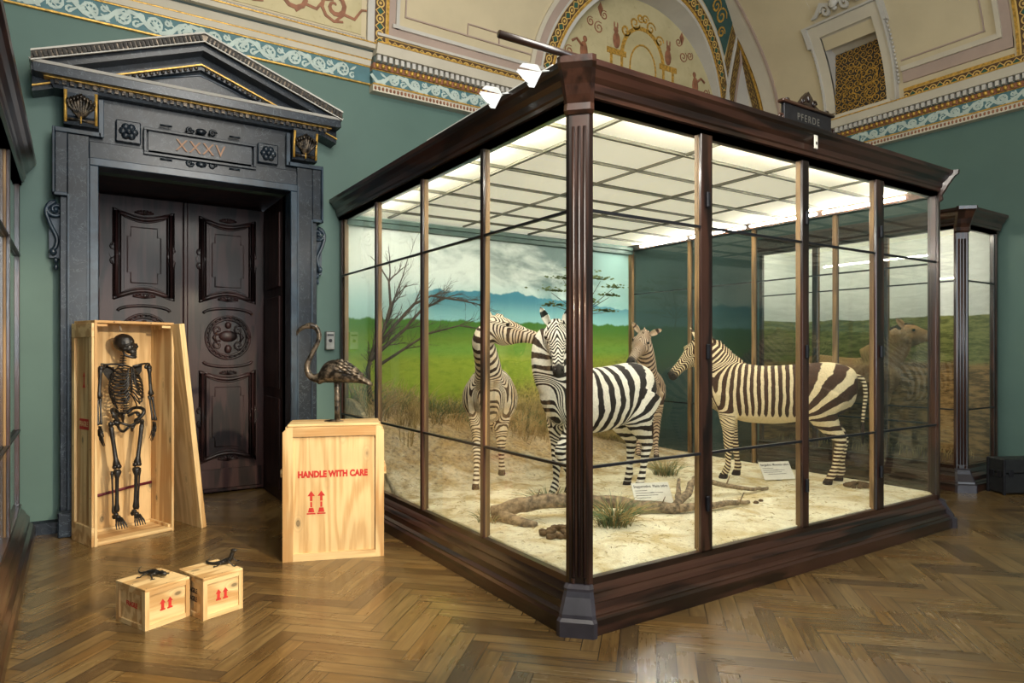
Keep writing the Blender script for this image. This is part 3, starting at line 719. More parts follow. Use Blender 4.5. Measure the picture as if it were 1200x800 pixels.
for li, (x0, x1) in enumerate(((OX0 + .02, .998), (1.012, OX1 + .005))):
    leafm = MB(); leafm.box(x0, x1, YL, YL + .06, 0.02, OZ, bev=.004)
    leaf = dbuild(leafm, 'door_leaf', 'door_wood')
    inv = Matrix.Identity(4)
    a, b = x0 + .17, x1 - .13
    def sub(mb, nm, mat='door_wood', smooth=None):
        o = mb.build(nm, mat, leaf, smooth); return o
    for (z0, z1) in ((2.18, 3.08), (.38, 1.36)):
        out = panel_outline(a, b, z0, z1)
        mm = MB()
        def loop(pts, y, r): 
            P3 = [(p[0], y, p[1]) for p in pts] + [(pts[0][0], y, pts[0][1])]; mm.tube(P3, r, 8)
        loop(out, YL - .008, .022); loop(shrink(out, .035), YL - .004, .010); loop(shrink(out, -.03), YL - .002, .008)
        sub(mm, 'panel_moulding')
        pl = MB(); inner = shrink(out, .07); pl.prism(inner, YL - .012, YL); 
        i2 = shrink(out, .10); xa, xb = min(p[0] for p in i2), max(p[0] for p in i2); za, zb = min(p[1] for p in i2), max(p[1] for p in i2)
        st = [(xa + .03, za + .05), (xa + .03, za + .16), (xa, za + .16), (xa, zb - .16), (xa + .03, zb - .16), (xa + .03, zb - .06)]
        st2 = [(xa + xb - p[0], p[1]) for p in reversed(st)]
        pl.tube([(p[0], YL - .014, p[1]) for p in st + st2 + st[:1]], .006, 6)
        sub(pl, 'raised_field')
        bd = MB()
        for s_ in (a - .018, b + .018):
            for k in range(int((z1 - z0 - .05) / .03)): bd.ell((s_, YL - .006, z0 + .03 + k * .03), (.011, .011, .013), 6)
            zc = (z0 + z1) / 2
            for q in (-1, 1): bd.tube([(p[0], YL - .01, p[1]) for p in spiral(s_, zc + q * .07, .045, 1.2, q * PI / 2, q, 10)], .009, 6)
            bd.prism([(s_, zc - .12), (s_ + .05, zc), (s_, zc + .12), (s_ - .05, zc)], YL - .012, YL)
        for k in range(7): ang = PI * (.15 + .7 * k / 6); cx_ = (a + b) / 2; bd.tube([(cx_, YL - .008, z1 - .02), (cx_ + .1 * math.cos(ang), YL - .012, z1 - .02 + .05 * math.sin(ang))], [.006, .012], 6); bd.tube([(cx_, YL - .008, z0 - .01), (cx_ + .12 * math.cos(ang), YL - .012, z0 - .01 + .05 * math.sin(ang))], [.006, .012], 6)
        sub(bd, 'carved_beading')
    # middle cartouche with carved wreath
    cx_, cz_ = (a + b) / 2, 1.76; ct = MB()
    fr = [(a, 1.50), (b, 1.50), (b, 2.02), (a, 2.02)]
    ct.prism([(a - .02, 1.62), (b + .02, 1.62), (b + .02, 1.90), (a - .02, 1.90)], YL - .01, YL)
    for r in (.235, .20): ct.tube([(cx_ + r * math.cos(t * PI / 16), YL - .012, cz_ + r * math.sin(t * PI / 16) * 1.02) for t in range(33)], .013, 8)
    for k in range(26): t = k * 2 * PI / 26; ct.ell((cx_ + .218 * math.cos(t), YL - .02, cz_ + .22 * math.sin(t)), (.014, .012, .014), 6)
    ct.ell((cx_, YL - .01, cz_ + .015), (.10, .03, .065), 14)
    for s_ in (-1, 1):
        for q in (-1, 1): ct.tube([(p[0], YL - .016, p[1]) for p in spiral(cx_ + s_ * .11, cz_ + q * .085, .055, 1.3, s_ * q, s_ * q, 12)], .011, 6)
        ct.tube([(cx_ + s_ * .12, YL - .014, cz_ + .06), (cx_ + s_ * .15, YL - .02, cz_), (cx_ + s_ * .12, YL - .014, cz_ - .06)], [.01, .02, .01], 6)
    ct.ell((cx_, YL - .02, cz_ + .14), (.035, .025, .04), 10); ct.ell((cx_, YL - .02, cz_ - .13), (.04, .025, .05), 10)
    for q in (1, -1): ct.tube([(cx_ + (b - a) * .48 * math.cos(t), YL - .01, cz_ + q * (.27 + .06 * math.sin(t))) for t in [PI * i / 12 for i in range(13)]], .016, 6)
    sub(ct, 'carved_cartouche')
    fr_m = MB(); fr_m.box(x0 + .03, x1 - .03, YL - .015, YL, .06, .28, bev=.01); sub(fr_m, 'bottom_rail')
mb = MB(); mb.box(.985, 1.035, YL - .035, YL + .01, .02, OZ, bev=.012); dbuild(mb, 'meeting_stile', 'door_wood')
# marble: jambs, ears, lintel (centre 1.003)
CXD = 1.003
def sym(mb, x0, x1, *r, **k): mb.box(x0, x1, *r, **k); mb.box(2 * CXD - x1, 2 * CXD - x0, *r, **k)
mb = MB()
sym(mb, .10, .17, 6.93, WY, 0, 3.24, bev=.006); mb.box(.10, 2 * CXD - .10, 6.93, WY, 3.24, 3.31, bev=.006)
dbuild(mb, 'inner_architrave', 'marble_worn')
mb = MB(); sym(mb, -.06, .10, 6.96, WY, 0, 3.50, bev=.006); mb.box(.10, 2 * CXD - .10, 6.96, WY, 3.31, 3.46, bev=.006); sym(mb, -.115, -.06, 6.99, WY, 0, 2.95, bev=.006)
sym(mb, -.06 - .09, -.06, 6.96, WY, 2.97, 3.52, bev=.006)
dbuild(mb, 'outer_architrave', 'marble')
mb = MB(); sym(mb, -.17, -.15, 6.94, WY, 2.95, 3.54, bev=.004); sym(mb, -.15, .19, 6.94, 6.97, 3.50, 3.54, bev=.004); sym(mb, .17, .21, 6.94, 6.97, 3.50, 3.83, bev=.004); sym(mb, -.17, -.06, 6.94, 6.97, 2.95, 2.98, bev=.004); sym(mb, -.06, -.045, 6.945, 6.97, 0, 2.97); sym(mb, .085, .10, 6.945, 6.97, .2, 3.3)
dbuild(mb, 'raised_fillet', 'marble_worn')
mb = MB(); sym(mb, -.13, .20, 6.90, WY, 0, .22, bev=.01); dbuild(mb, 'plinth_block', 'marble')
mb = MB(); mb.box(-.04, 2 * CXD + .04, 7.0, WY, 3.46, 3.86, bev=.004); dbuild(mb, 'frieze_panel', 'marble')
mb = MB(); xa, xb = .56, 1.46
for (a, b, c, d) in ((xa - .04, xb + .04, 3.63, 3.655), (xa - .04, xb + .04, 3.405 + .0, 3.43), (xa - .04, xa - .015, 3.43, 3.63), (xb + .015, xb + .04, 3.43, 3.63)): mb.box(a, b, 6.93, 7.0, c, d, bev=.004)
mb.box(xa, xb, 6.96, 7.0, 3.42, 3.64)
for cxx in (.40, 1.62):
    mb.box(cxx - .1, cxx + .1, 6.955, 7.0, 3.49, 3.69, bev=.01)
    for k in range(6): t = k * PI / 3; mb.ell((cxx + .045 * math.cos(t), 6.95, 3.59 + .045 * math.sin(t)), (.035, .025, .035), 8)
    mb.ell((cxx, 6.935, 3.59), (.03, .025, .03), 8)
for cz_, q in ((3.70, 1), (3.385, -1)):
    for s_ in (-1, 1): mb.tube([(p[0], 6.955, p[1]) for p in spiral(CXD + s_ * .1, cz_, .035, 1.3, 0, s_, 10)], .012, 6); mb.tube([(CXD + s_ * .3 - .05, 6.955, cz_), (CXD + s_ * .3 + .05, 6.955, cz_)], .01, 6)
    mb.ell((CXD, 6.955, cz_), (.05, .02, .03), 8)
dbuild(mb, 'plaque_surround', 'marble')
t_ = text('XXXV', 'numerals', .155, 'numeral', D, frame((0, -.20, 3.532), (1, 0, 0), (0, 0, 1)), .004, .95, 1.15)
for cxx in (-.087 + .125, 2 * CXD - (-.087 + .125)):      # acanthus consoles
    mb = MB()
    prof = [(7.0, 3.56), (6.90, 3.56), (6.885, 3.60), (6.90, 3.64), (6.88, 3.72), (6.85, 3.82), (6.85, 3.86), (7.0, 3.86)]
    mb.loft([[(xx, p[0], p[1]) for p in prof] for xx in (cxx - .125, cxx + .125)], smooth=False)
    con = dbuild(mb, 'console', 'marble')
    lf = MB()
    for k in range(-4, 5): lf.tube([(cxx + k * .004, 6.872, 3.62), (cxx + k * .014, 6.862, 3.68), (cxx + k * .022, 6.850, 3.76 - abs(k) * .012), (cxx + k * .0245, 6.832, 3.815 - abs(k) * .014), (cxx + k * .025, 6.826, 3.785 - abs(k) * .016)], [.007, .013, .015, .012, .006], 6)
    lf.tube([(cxx - .1, 6.89, 3.60), (cxx, 6.875, 3.605), (cxx + .1, 6.89, 3.60)], [.016, .012, .016], 8)
    lf.build('acanthus_leaf', 'bronze', con)
    g_ = MB()
    for s_ in (-1, 1): g_.tube([(cxx + s_ * .112, 6.885, 3.575), (cxx + s_ * .112, 6.88, 3.70), (cxx + s_ * .112, 6.845, 3.84)], .012, 8)
    g_.tube([(cxx, 6.865, 3.57), (cxx, 6.865, 3.63)], .007, 6)
    g_.build('gilt_edge', 'gold', con)
# scroll ears at the sides
for s_ in (-1, 1):
    mb = MB(); xe = -.135 if s_ < 0 else 2 * CXD + .135
    xe = -.145 if s_ < 0 else 2 * CXD + .145
    mb.box(xe - .05, xe + .05, 7.08, WY, 2.42, 2.9)
    mb.tube([(q[0], 7.05, q[1]) for q in spiral(xe, 2.84, .075, 1.7, PI / 2, -s_, 20)], .016, 8)
    mb.tube(spline2([(xe + s_ * .0, 7.05, 2.915), (xe + s_ * .07, 7.05, 2.84), (xe + s_ * .045, 7.05, 2.72), (xe - s_ * .005, 7.05, 2.6), (xe + s_ * .0, 7.05, 2.52), (xe + s_ * .035, 7.05, 2.47)]), .017, 8)
    mb.ell((xe, 7.04, 2.84), (.022, .022, .022), 8); mb.ell((xe + s_ * .02, 7.05, 2.47), (.03, .03, .035), 8)
    for z in (2.40, 2.34): mb.ell((xe, 7.07, z), (.02, .02, .03), 8)
    dbuild(mb, 'side_scroll', 'marble_worn')
# pediment
x0p, x1p = -.12, 2 * CXD + .12
hp = [(x0p, WY), (x0p, 6.96), (x1p, 6.96), (x1p, WY)]
mb = MB(); mb.sweep(hp, [(-.1, 3.86), (.04, 3.86), (.05, 3.885), (-.1, 3.885)]); mb.sweep(hp, [(-.1, 3.93), (.17, 3.93), (.18, 4.00), (-.1, 4.0)]); mb.sweep(hp, rect(-.1, .06, 3.885, 3.93)); dbuild(mb, 'horizontal_cornice', 'marble')
mb = MB(); mb.sweep(hp, [(-.1, 4.0), (.19, 4.0), (.205, 4.02), (-.1, 4.02)]); dbuild(mb, 'cornice_edge', 'pale_grey')
mb = MB()
x = x0p - .03
while x < x1p + .04: mb.box(x, x + .03, 6.875, 6.90, 3.888, 3.926); x += .055
dbuild(mb, 'dentil_row', 'bronze')
mb = MB(); mb.sweep(hp, rect(.06, .105, 3.922, 3.932)); dbuild(mb, 'gilt_line', 'gold')
apx, apz = CXD, 4.50; bx0, bx1, bz = x0p - .19, x1p + .19, 4.02
def rake(mb, t0, t1, y0, y1, ext=0.0):
    """raking member between heights t0..t1 measured square to the slope"""
    sl = math.atan2(apz - bz, apx - bx0); dz = 1 / math.cos(sl)
    poly = [(bx0 - ext, bz + t0 * dz - ext * math.tan(sl)), (apx, apz + t0 * dz), (bx1 + ext, bz + t0 * dz - ext * math.tan(sl)), (bx1 + ext, bz + t1 * dz - ext * math.tan(sl)), (apx, apz + t1 * dz), (bx0 - ext, bz + t1 * dz - ext * math.tan(sl))]
    n = 6; vs = [(p[0], y0, p[1]) for p in poly] + [(p[0], y1, p[1]) for p in poly]
    mb.add(vs, [(0, 1, 4, 5), (1, 2, 3, 4), (11, 10, 7, 6), (10, 9, 8, 7)] + [(i, i + 6, (i + 1) % 6 + 6, (i + 1) % 6) for i in range(6)])
def rake_items(mb, t, y, r, step, box=False, ins=.1):
    sl = math.atan2(apz - bz, apx - bx0); L = (apx - bx0) / math.cos(sl); s_ = ins
    while s_ < L:
        for sg in (0, 1):
            x = bx0 + s_ * math.cos(sl); z = bz + s_ * math.sin(sl) + t / math.cos(sl); ang = -sl
            if sg: x = 2 * CXD - x; ang = sl
            if box: mb.box(-r[0], r[0], -r[1], r[1], -r[2], r[2], Matrix.Translation((x, y, z)) @ Matrix.Rotation(ang, 4, 'Y'))
            else: mb.ell((x, y, z), r, 6)
        s_ += step
mb = MB(); rake(mb, -.08, -.015, 6.80, WY); rake(mb, -.20, -.08, 6.95, WY); dbuild(mb, 'raking_cornice', 'marble')
mb = MB(); rake(mb, -.015, .045, 6.75, WY); dbuild(mb, 'raking_fluted_band', 'bronze')
mb = MB(); rake(mb, .045, .06, 6.73, WY); rake(mb, -.022, -.012, 6.745, 6.76); dbuild(mb, 'raking_edge', 'pale_grey')
mb = MB(); rake_items(mb, .015, 6.742, (.010, .008, .024), .036, True, .03); dbuild(mb, 'flutes', 'ink')
mb = MB(); rake(mb, -.165, -.153, 6.925, 6.955); dbuild(mb, 'gilt_line', 'gold')
mb = MB(); rake_items(mb, -.182, 6.94, (.018, .014, .016), .05, False, .45); dbuild(mb, 'egg_moulding', 'bronze')
mb = MB(); mb.prism([(bx0 + .35, 4.0), (bx1 - .35, 4.0), (apx, apz - .20)], 7.02, WY); dbuild(mb, 'tympanum', 'marble')
mb = MB(); mb.tube([(bx0 + .55, 7.02, 4.035), (apx, 7.02, apz - .24), (bx1 - .55, 7.02, 4.035), (bx0 + .55, 7.02, 4.035)], .012, 6); dbuild(mb, 'tympanum_moulding', 'marble_worn')
# light switch box
sw = empty('switch_box', (2.30, WY, 1.62)); tag(sw, 'small grey metal switch box on green wall behind the flamingo', 'switch box')
mb = MB(); mb.box(-.05, .05, -.055, 0, 0, .2, bev=.008); mb.build('housing', 'steel', sw); mb = MB(); mb.ell((0, -.06, .1), (.02, .015, .02), 10); mb.box(-.035, .035, -.058, -.055, .15, .17); mb.build('knob', 'iron', sw)
# ------------------------------------------------------------------ display cases
ZG0, ZG1 = 0.265, 3.045
BASE_PROF = [(-.12, 0), (.10, 0), (.10, .085), (.085, .10), (.085, .11), (.06, .125), (.055, .165), (.06, .17), (.045, .19), (.03, .205), (.03, .215), (.015, .235), (.0, .25), (-.12, .25)]
TOP_PROF = [(-.10, 3.03), (.0, 3.03), (.0, 3.06), (.02, 3.065), (.02, 3.09), (.03, 3.10), (.035, 3.14), (.06, 3.165), (.08, 3.20), (.10, 3.215), (.105, 3.245), (-.10, 3.245)]
def make_case(nm, x0, x1, y0, y1, vx, vy, label, sides='LFR', hinges=(), chy=True, lower=0.0, ret=True, vyR=None):
    """x0..x1,y0..y1 frame planes; vx: mullion spans on the y0 face; vy: mullion positions on the side faces"""
    E = empty(nm, ((x0 + x1) / 2, (y0 + y1) / 2, 0)); tag(E, label, 'display case')
    inv = Matrix.Translation((-(x0 + x1) / 2, -(y0 + y1) / 2, 0))
    def b(mb, n_, mat, par=None, smooth=None):
        o = mb.build(n_, mat, par or E, smooth)
        if par is None: o.matrix_parent_inverse = inv
        return o
    ch = .07
    L, F_, R_ = 'L' in sides, 'F' in sides, 'R' in sides
    # path in right-hand order: back-left, front-left (chamfered), front-right, back-right
    def seg(prof, nm_, mats):
        segs = []
        if L: segs.append(([(x0, y1), (x0, y0)], mats[1]))
        if F_: segs.append(([(x0, y0), (x1, y0)], mats[0]))
        if R_: segs.append(([(x1, y0), (x1, y1)], mats[1]))
        full = []
        full = [p for p, _ in segs[0:1]][0][:1] + [p[1] for p, _ in segs]
        # mitred pieces: sweep whole path then build as one
        return full
    full = seg(BASE_PROF, '', ('', ''))
    # chamfer corners
    pth = []
    for i, p in enumerate(full):
        p = Vector(p)
        if 0 < i < len(full) - 1:
            a = (Vector(full[i - 1]) - p).normalized(); c = (Vector(full[i + 1]) - p).normalized(); pth += [tuple(p + a * ch), tuple(p + c * ch)]
        else: pth.append(tuple(p))
    # split the sweep into x-running and y-running pieces for the grain
    def sweep_piece(prof, nm_):
        for i in range(0, len(pth) - 1, 1):
            a = Vector(pth[i]); c = Vector(pth[i + 1])
            chm = (c - a).length < .1
            prev = Vector(pth[i - 1]) if i > 0 else a - (c - a); nxt = Vector(pth[i + 2]) if i + 2 < len(pth) else c + (c - a)
            d = (c - a).normalized(); dn = (nxt - c).normalized(); dp = (a - prev).normalized()
            def mit(p, u, v): n0 = Vector((u.y, -u.x)); n1 = Vector((v.y, -v.x)); q = n0 + n1; return q / max(1e-6, q.dot(n0))
            m0 = mit(a, dp, d); m1 = mit(c, d, dn)
            mb = MB(); mb.loft([[(a.x + m0.x * o, a.y + m0.y * o, z) for o, z in prof], [(c.x + m1.x * o, c.y + m1.y * o, z) for o, z in prof]], smooth=False)
            if chm: continue
            b(mb, nm_, 'dark_wood_x' if abs(d.x) > .9 else 'dark_wood_y')
    sweep_piece(BASE_PROF, 'base_moulding'); sweep_piece(TOP_PROF, 'cornice')
    # corner posts with splayed feet and capitals
    for i in range(1, len(full) - 1):
        c = Vector(full[i]); out = Vector(((-1 if abs(c.x - x0) < .01 else 1), -1)).normalized(); sd = Vector((-out.y, out.x))
        def ringp(w_, o_, z): # w_ half width of the diagonal face, o_ outward shift
            f_ = c + out * (o_ - ch / math.sqrt(2)); bk = c - out * .09
            q = [f_ + sd * w_, f_ - sd * w_, f_ - sd * (w_ + .02) - out * .02, bk - sd * .05, bk + sd * .05, f_ + sd * (w_ + .02) - out * .02]
            return [(p.x, p.y, z) for p in q]
        mb = MB(); mb.loft([ringp(.058, .004, .24), ringp(.058, .004, 3.06)], smooth=False); b(mb, 'corner_post', 'dark_wood_z')
        fl_ = MB()
        for s_ in (-.032, 0, .032): q = c + out * (.004 - ch / math.sqrt(2)) + sd * s_; fl_.tube([(q.x, q.y, .3), (q.x, q.y, 2.9)], .011, 6)
        b(fl_, 'post_reeding', 'dark_wood_z')
        ft = MB(); ft.loft([ringp(.095, .135, 0), ringp(.095, .135, .085), ringp(.086, .115, .10), ringp(.084, .112, .12), ringp(.07, .06, .20), ringp(.064, .05, .23), ringp(.066, .05, .245), ringp(.06, .02, .26)], smooth=False)
        b(ft, 'post_foot', 'foot_paint')
        cp = MB(); cp.loft([ringp(.060, .012, 2.97), ringp(.068, .03, 2.99), ringp(.066, .025, 3.03), ringp(.070, .05, 3.07), ringp(.075, .075, 3.12), ringp(.085, .12, 3.19), ringp(.09, .15, 3.215), ringp(.09, .155, 3.25)], smooth=False)
        b(cp, 'capital', 'dark_wood_z')
    def face(axis, plane, a0, a1, mull, inward, gp='glass_pane'):
        """axis 'x': face runs along x at y=plane"""
        def bx(mb, p0, p1, z0, z1, d0, d1, **k):
            if axis == 'x': mb.box(p0, p1, plane + inward * d0, plane + inward * d1, z0, z1, **k)
            else: mb.box(plane + inward * d0, plane + inward * d1, p0, p1, z0, z1, **k)
        hw = 'dark_wood_x' if axis == 'x' else 'dark_wood_y'
        mb = MB(); bx(mb, a0, a1, .245, .29, .0, .06); b(mb, 'bottom_rail', hw)
        mb = MB(); bx(mb, a0, a1, 3.03, 3.07, .0, .06); b(mb, 'top_rail', hw)
        for p, q in ((a0, a0 + .055), (a1 - .055, a1)):
            mb = MB(); bx(mb, p, q, .28, 3.04, .012, .06, bev=.003); b(mb, 'stile', 'dark_wood_z')
        a0 += .055; a1 -= .055
        edges = [a0] + [p for q in mull for p in q] + [a1]
        for k, (p, q) in enumerate(mull):
            mb = MB(); bx(mb, p, q, .28, 3.04, .0, .022, bev=.003); mu = b(mb, 'mullion', 'dark_wood_z')
            mi = MB(); bx(mi, p, q, .28, 3.04, .0221, .06, bev=.003); o = mi.build('inner_bar', 'mullion_wood', mu)
            if q - p > .08:
                for z in (.55, 1.55, 2.55):
                    hm = MB(); bx(hm, (p + q) / 2 - .014, (p + q) / 2 + .014, z, z + .1, -.02, .0, bev=.004)
                    hm.build('hinge', 'iron', mu)
        for i in range(0, len(edges), 2):
            p, q = edges[i], edges[i + 1]
            for z in (.93, 2.42):
                mb = MB(); bx(mb, p, q, z - .008, z + .008, .004, .026); b(mb, 'glazing_bar', 'iron')
            mb = MB(); bx(mb, p, q, .285, 3.035, .030, .034); b(mb, gp, 'glass')
    if F_: face('x', y0, x0 + .05, x1 - .05, vx, 1)
    if L: face('y', x0, y0 + .05, y1, vy, 1)
    if R_: face('y', x1, y0 + .05, y1, vyR or vy, -1)
    # cabinet floor and roof boards
    mb = MB(); mb.box(x0 + .02, x1 - .02, y0 + .02, y1, .18, .245); b(mb, 'case_floor', 'dark_wood_x')
    mb = MB(); mb.box(x0, x1, y0, y1, 3.17, 3.2); b(mb, 'roof_board', 'dark_wood_x')
    return E, b

# the big zebra case
GX0, GX1, GY0, GY1 = 2.40, 6.70, 2.98, 7.12
C1, cb = make_case('display_case', GX0, GX1, GY0, GY1, [(3.43, 3.54), (4.54, 4.62), (5.56, 5.68)],
    [(4.045, 4.085), (5.03, 5.07), (6.04, 6.08)], 'large glazed dark wood display case holding four zebras', vyR=[(3.98, 4.02), (4.98, 5.02), (5.96, 6.00)])
mb = MB(); mb.box(GX0 + .03, GX1 - .03, 7.085, 7.10, .25, 3.12); cb(mb, 'painted_backdrop', 'mural')
for x in (GX0 + .03, GX1 - .075): mb = MB(); mb.box(x, x + .045, 7.02, 7.084, .28, 3.04); cb(mb, 'back_post', 'mullion_wood')
mb = MB(); mb.box(GX0 + .06, GX1 - .06, 7.0, 7.084, 2.98, 3.07); mb.box(GX0 + .06, GX1 - .06, 6.96, 7.0, 3.03, 3.07); cb(mb, 'back_cornice', 'interior_dim')
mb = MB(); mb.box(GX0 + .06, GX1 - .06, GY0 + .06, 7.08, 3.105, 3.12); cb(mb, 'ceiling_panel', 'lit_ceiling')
lt = MB()
x = GX0 + .53
k = 0
while x < GX1 - .1:
    w_ = .018 if k % 2 else .03; lt.box(x - w_ / 2, x + w_ / 2, GY0 + .06, 7.0, 3.085, 3.104); x += .95; k += 1
y = GY0 + .55; k = 0
while y < 7.0:
    w_ = .016 if k % 2 else .03; lt.box(GX0 + .06, GX1 - .06, y - w_ / 2, y + w_ / 2, 3.082, 3.1045); y += .52; k += 1
cb(lt, 'ceiling_lattice', 'lattice')
tubes = MB()
def tube_run(a, b_, n_, r=.013):
    for i in range(n_):
        p = [a[k] + (b_[k] - a[k]) * (i + .04) / n_ for k in range(3)]; q = [a[k] + (b_[k] - a[k]) * (i + .96) / n_ for k in range(3)]
        t = MB(); t.tube([p, q], r, 8); cb(t, 'fluorescent_tube', 'tube')
tube_run((GX0 + .10, GY0 + .25, 3.065), (GX0 + .10, 6.75, 3.065), 4)
tube_run((GX0 + .25, GY0 + .09, 3.065), (GX1 - .2, GY0 + .09, 3.065), 4)
tube_run((GX1 - .10, GY0 + .25, 3.065), (GX1 - .10, 6.85, 3.065), 4)
# small brass keyhole plate on the cornice and name board on top
kp = MB(); kp.box(4.56, 4.60, 2.895, 2.905, 3.10, 3.20, bev=.004); kpo = cb(kp, 'lock_plate', 'card'); kk = MB(); kk.box(4.572, 4.588, 2.892, 2.896, 3.13, 3.15); kk.build('keyhole', 'ink', kpo)
NB = empty('name_board', (4.66, 3.02, 3.245)); tag(NB, 'small dark carved name board standing on top of the zebra case cornice', 'sign')
mb = MB(); mb.box(-.33, .33, -.02, .03, 0, .035, bev=.006); mb.box(-.30, .30, -.01, .02, .035, .19, bev=.004); mb.build('board', 'iron', NB)
mb = MB(); mb.box(-.33, .33, -.025, .03, .19, .215, bev=.006); mb.prism([(-.16, .215), (-.10, .235), (-.05, .29), (0, .33), (.05, .29), (.10, .235), (.16, .215)], -.01, .02)
for s_ in (-1, 1):
    mb.tube([(p[0], -.012, p[1]) for p in spiral(s_ * .07, .245, .03, 1.3, 0, s_, 10)], .008, 6)
    mb.tube([(p[0], 0, p[1]) for p in spiral(s_ * .32, .08, .035, 1.3, -PI / 2, s_, 10)], .010, 6)
    mb.ell((s_ * .25, 0, .225), (.03, .015, .012), 8)
mb.ell((0, -.012, .275), (.02, .012, .03), 8); mb.build('carved_crest', 'dark_wood_x', NB)
text('PFERDE', 'lettering', .075, 'steel', NB, frame((0, -.0108, .115), (1, 0, 0), (0, 0, 1)), .0005, .9, 1.35)

# long wooden pole lying on top
o = MB(); o.tube([(1.86, 2.97, 3.268), (2.5, 2.965, 3.268), (3.35, 2.955, 3.268)], .021, 10)
tag(o.build('wooden_pole', 'dark_wood_x'), 'long dark wooden pole lying across the corner of the case top', 'pole')
o = MB(); o.box(2.305, 2.330, 3.10, 4.75, 3.247, 3.262, bev=.003)
tag(o.build('pale_batten', 'white_plastic'), 'long thin pale batten lying along the left top edge of the zebra case', 'batten')
# two folded paper birds on the left cornice
def paper_bird(y, z, label):
    e = empty('paper_bird', (2.26, y, z)); tag(e, label, 'paper bird')
    def facet(nm, pts, th=.003):
        b_ = MB(); n = len(pts); vs = [tuple(q) for q in pts] + [(q[0] - th, q[1], q[2]) for q in pts]; b_.add(vs, [tuple(range(n)), tuple(range(2 * n - 1, n - 1, -1))] + [(i, (i + 1) % n, (i + 1) % n + n, i + n) for i in range(n)]); b_.build(nm, 'white_paper', e)
    facet('upper_wing', [(-.03, .145, .10), (-.02, -.01, .035), (0, -.035, -.02), (-.09, .10, .045)])
    facet('lower_wing', [(-.09, .13, .04), (0, -.035, -.02), (-.045, -.01, -.125), (-.07, .01, -.12), (-.10, .11, .03)])
    facet('breast', [(-.075, .125, .035), (-.055, .02, -.095), (-.10, .02, -.08), (-.115, .10, .01)])
    e.scale = (.86, .86, .86)
    t = MB(); t.tube([(-.0, -.035, -.015), (.03, -.05, -.01), (.06, -.06, -.005)], [.008, .006, .004], 6); t.build('tail_peg', 'white_paper', e)
    return e
paper_bird(3.60, 3.245, 'white folded paper bird farther from the case corner')
paper_bird(3.17, 3.235, 'white folded paper bird nearer the corner and the pole')

# sand floor with a bank rising to the back left
def smooth(a, b_, x): t = max(0, min(1, (x - a) / (b_ - a))); return t * t * (3 - 2 * t)
def ground(x, y):
    rise = smooth(5.5, 6.95, y) * max(0.0, .72 - .19 * (x - 2.9))
    ns = mnoise.noise(Vector((x * 1.3, y * 1.3, 0))) * .018 + mnoise.noise(Vector((x * 5, y * 5, 2))) * .006
    edge = min(1, min(x - 2.46, 6.64 - x, y - 3.04) / .25)
    return .297 + rise + (ns + .012) * max(0, edge)
nx, ny = 170, 162; vs = []; fs = []
for j in range(ny + 1):
    for i in range(nx + 1): x = 2.445 + 4.21 * i / nx; y = 3.025 + 4.05 * j / ny; vs.append((x, y, ground(x, y)))
for j in range(ny):
    for i in range(nx): a = j * (nx + 1) + i; fs.append((a, a + 1, a + nx + 2, a + nx + 1))
k = len(vs); rim = [i for i in range(nx + 1)] + [j * (nx + 1) + nx for j in range(1, ny + 1)] + [ny * (nx + 1) + i for i in range(nx - 1, -1, -1)] + [j * (nx + 1) for j in range(ny - 1, 0, -1)]
for i, r in enumerate(rim): vs.append((vs[r][0], vs[r][1], .25))
n = len(rim)
for i in range(n): fs.append((rim[i], k + i, k + (i + 1) % n, rim[(i + 1) % n]))
fs.append(tuple(range(k, k + n)))
me = bpy.data.meshes.new('sand_bed'); me.from_pydata(vs, [], fs); sb = link('sand_bed', me, 'sand', smooth=True)
tag(sb, 'pale sand ground banked up towards the painted savanna inside the zebra case', 'sand', kind='stuff')

def blades(mb, x, y, n_, h, spread, w_=.006, lean=.5, gfn=ground):
    for _ in range(n_):
        a = random.random() * 2 * PI; r = spread * random.random() * .25; px, py = x + r * math.cos(a), y + r * math.sin(a)
        px = min(max(px, 2.5), 6.6); py = min(py, 7.05)
        L = h * (.5 + .6 * random.random()); ln = lean * (.3 + random.random()); a += (random.random() - .5) * .8
        pts = []
        for t in (0, .35, .7, 1): o_ = ln * L * t ** 1.8; pts.append((min(max(px + math.cos(a) * o_, 2.46), 6.63), min(py + math.sin(a) * o_, 7.07), gfn(px, py) - .005 + L * t * (1 - .35 * ln * t)))
        mb.tube(pts, [w_ * .5, w_ * .5, w_ * .4, w_ * .1], 3)
def tuft(x, y, n1, n2, h, spread, label, lean=.8):
    e = empty('grass_tuft', (x, y, ground(x, y))); tag(e, label, 'grass tuft')
    for nm, mt_n, k in (('green_blades', 'green_leaf', n1), ('dry_blades', 'dry_leaf', n2)):
        if k: mb = MB(); blades(mb, x, y, k, h, spread, lean=lean); o = mb.build(nm, mt_n, e); o.matrix_parent_inverse = Matrix.Translation((-x, -y, -ground(x, y)))
tuft(3.34, 3.72, 130, 110, .26, .5, 'large green and straw grass tuft in front of the log behind the corner post', 1.1)
tuft(3.35, 4.55, 60, 40, .18, .45, 'low green grass tuft around the front hoof of the foremost zebra', 1.0)
tuft(5.15, 4.95, 70, 60, .22, .5, 'grass tuft behind the hind legs of the foremost zebra', .9)
tuft(2.62, 4.35, 20, 25, .12, .35, 'sparse low grass by the left glass of the zebra case', .8)
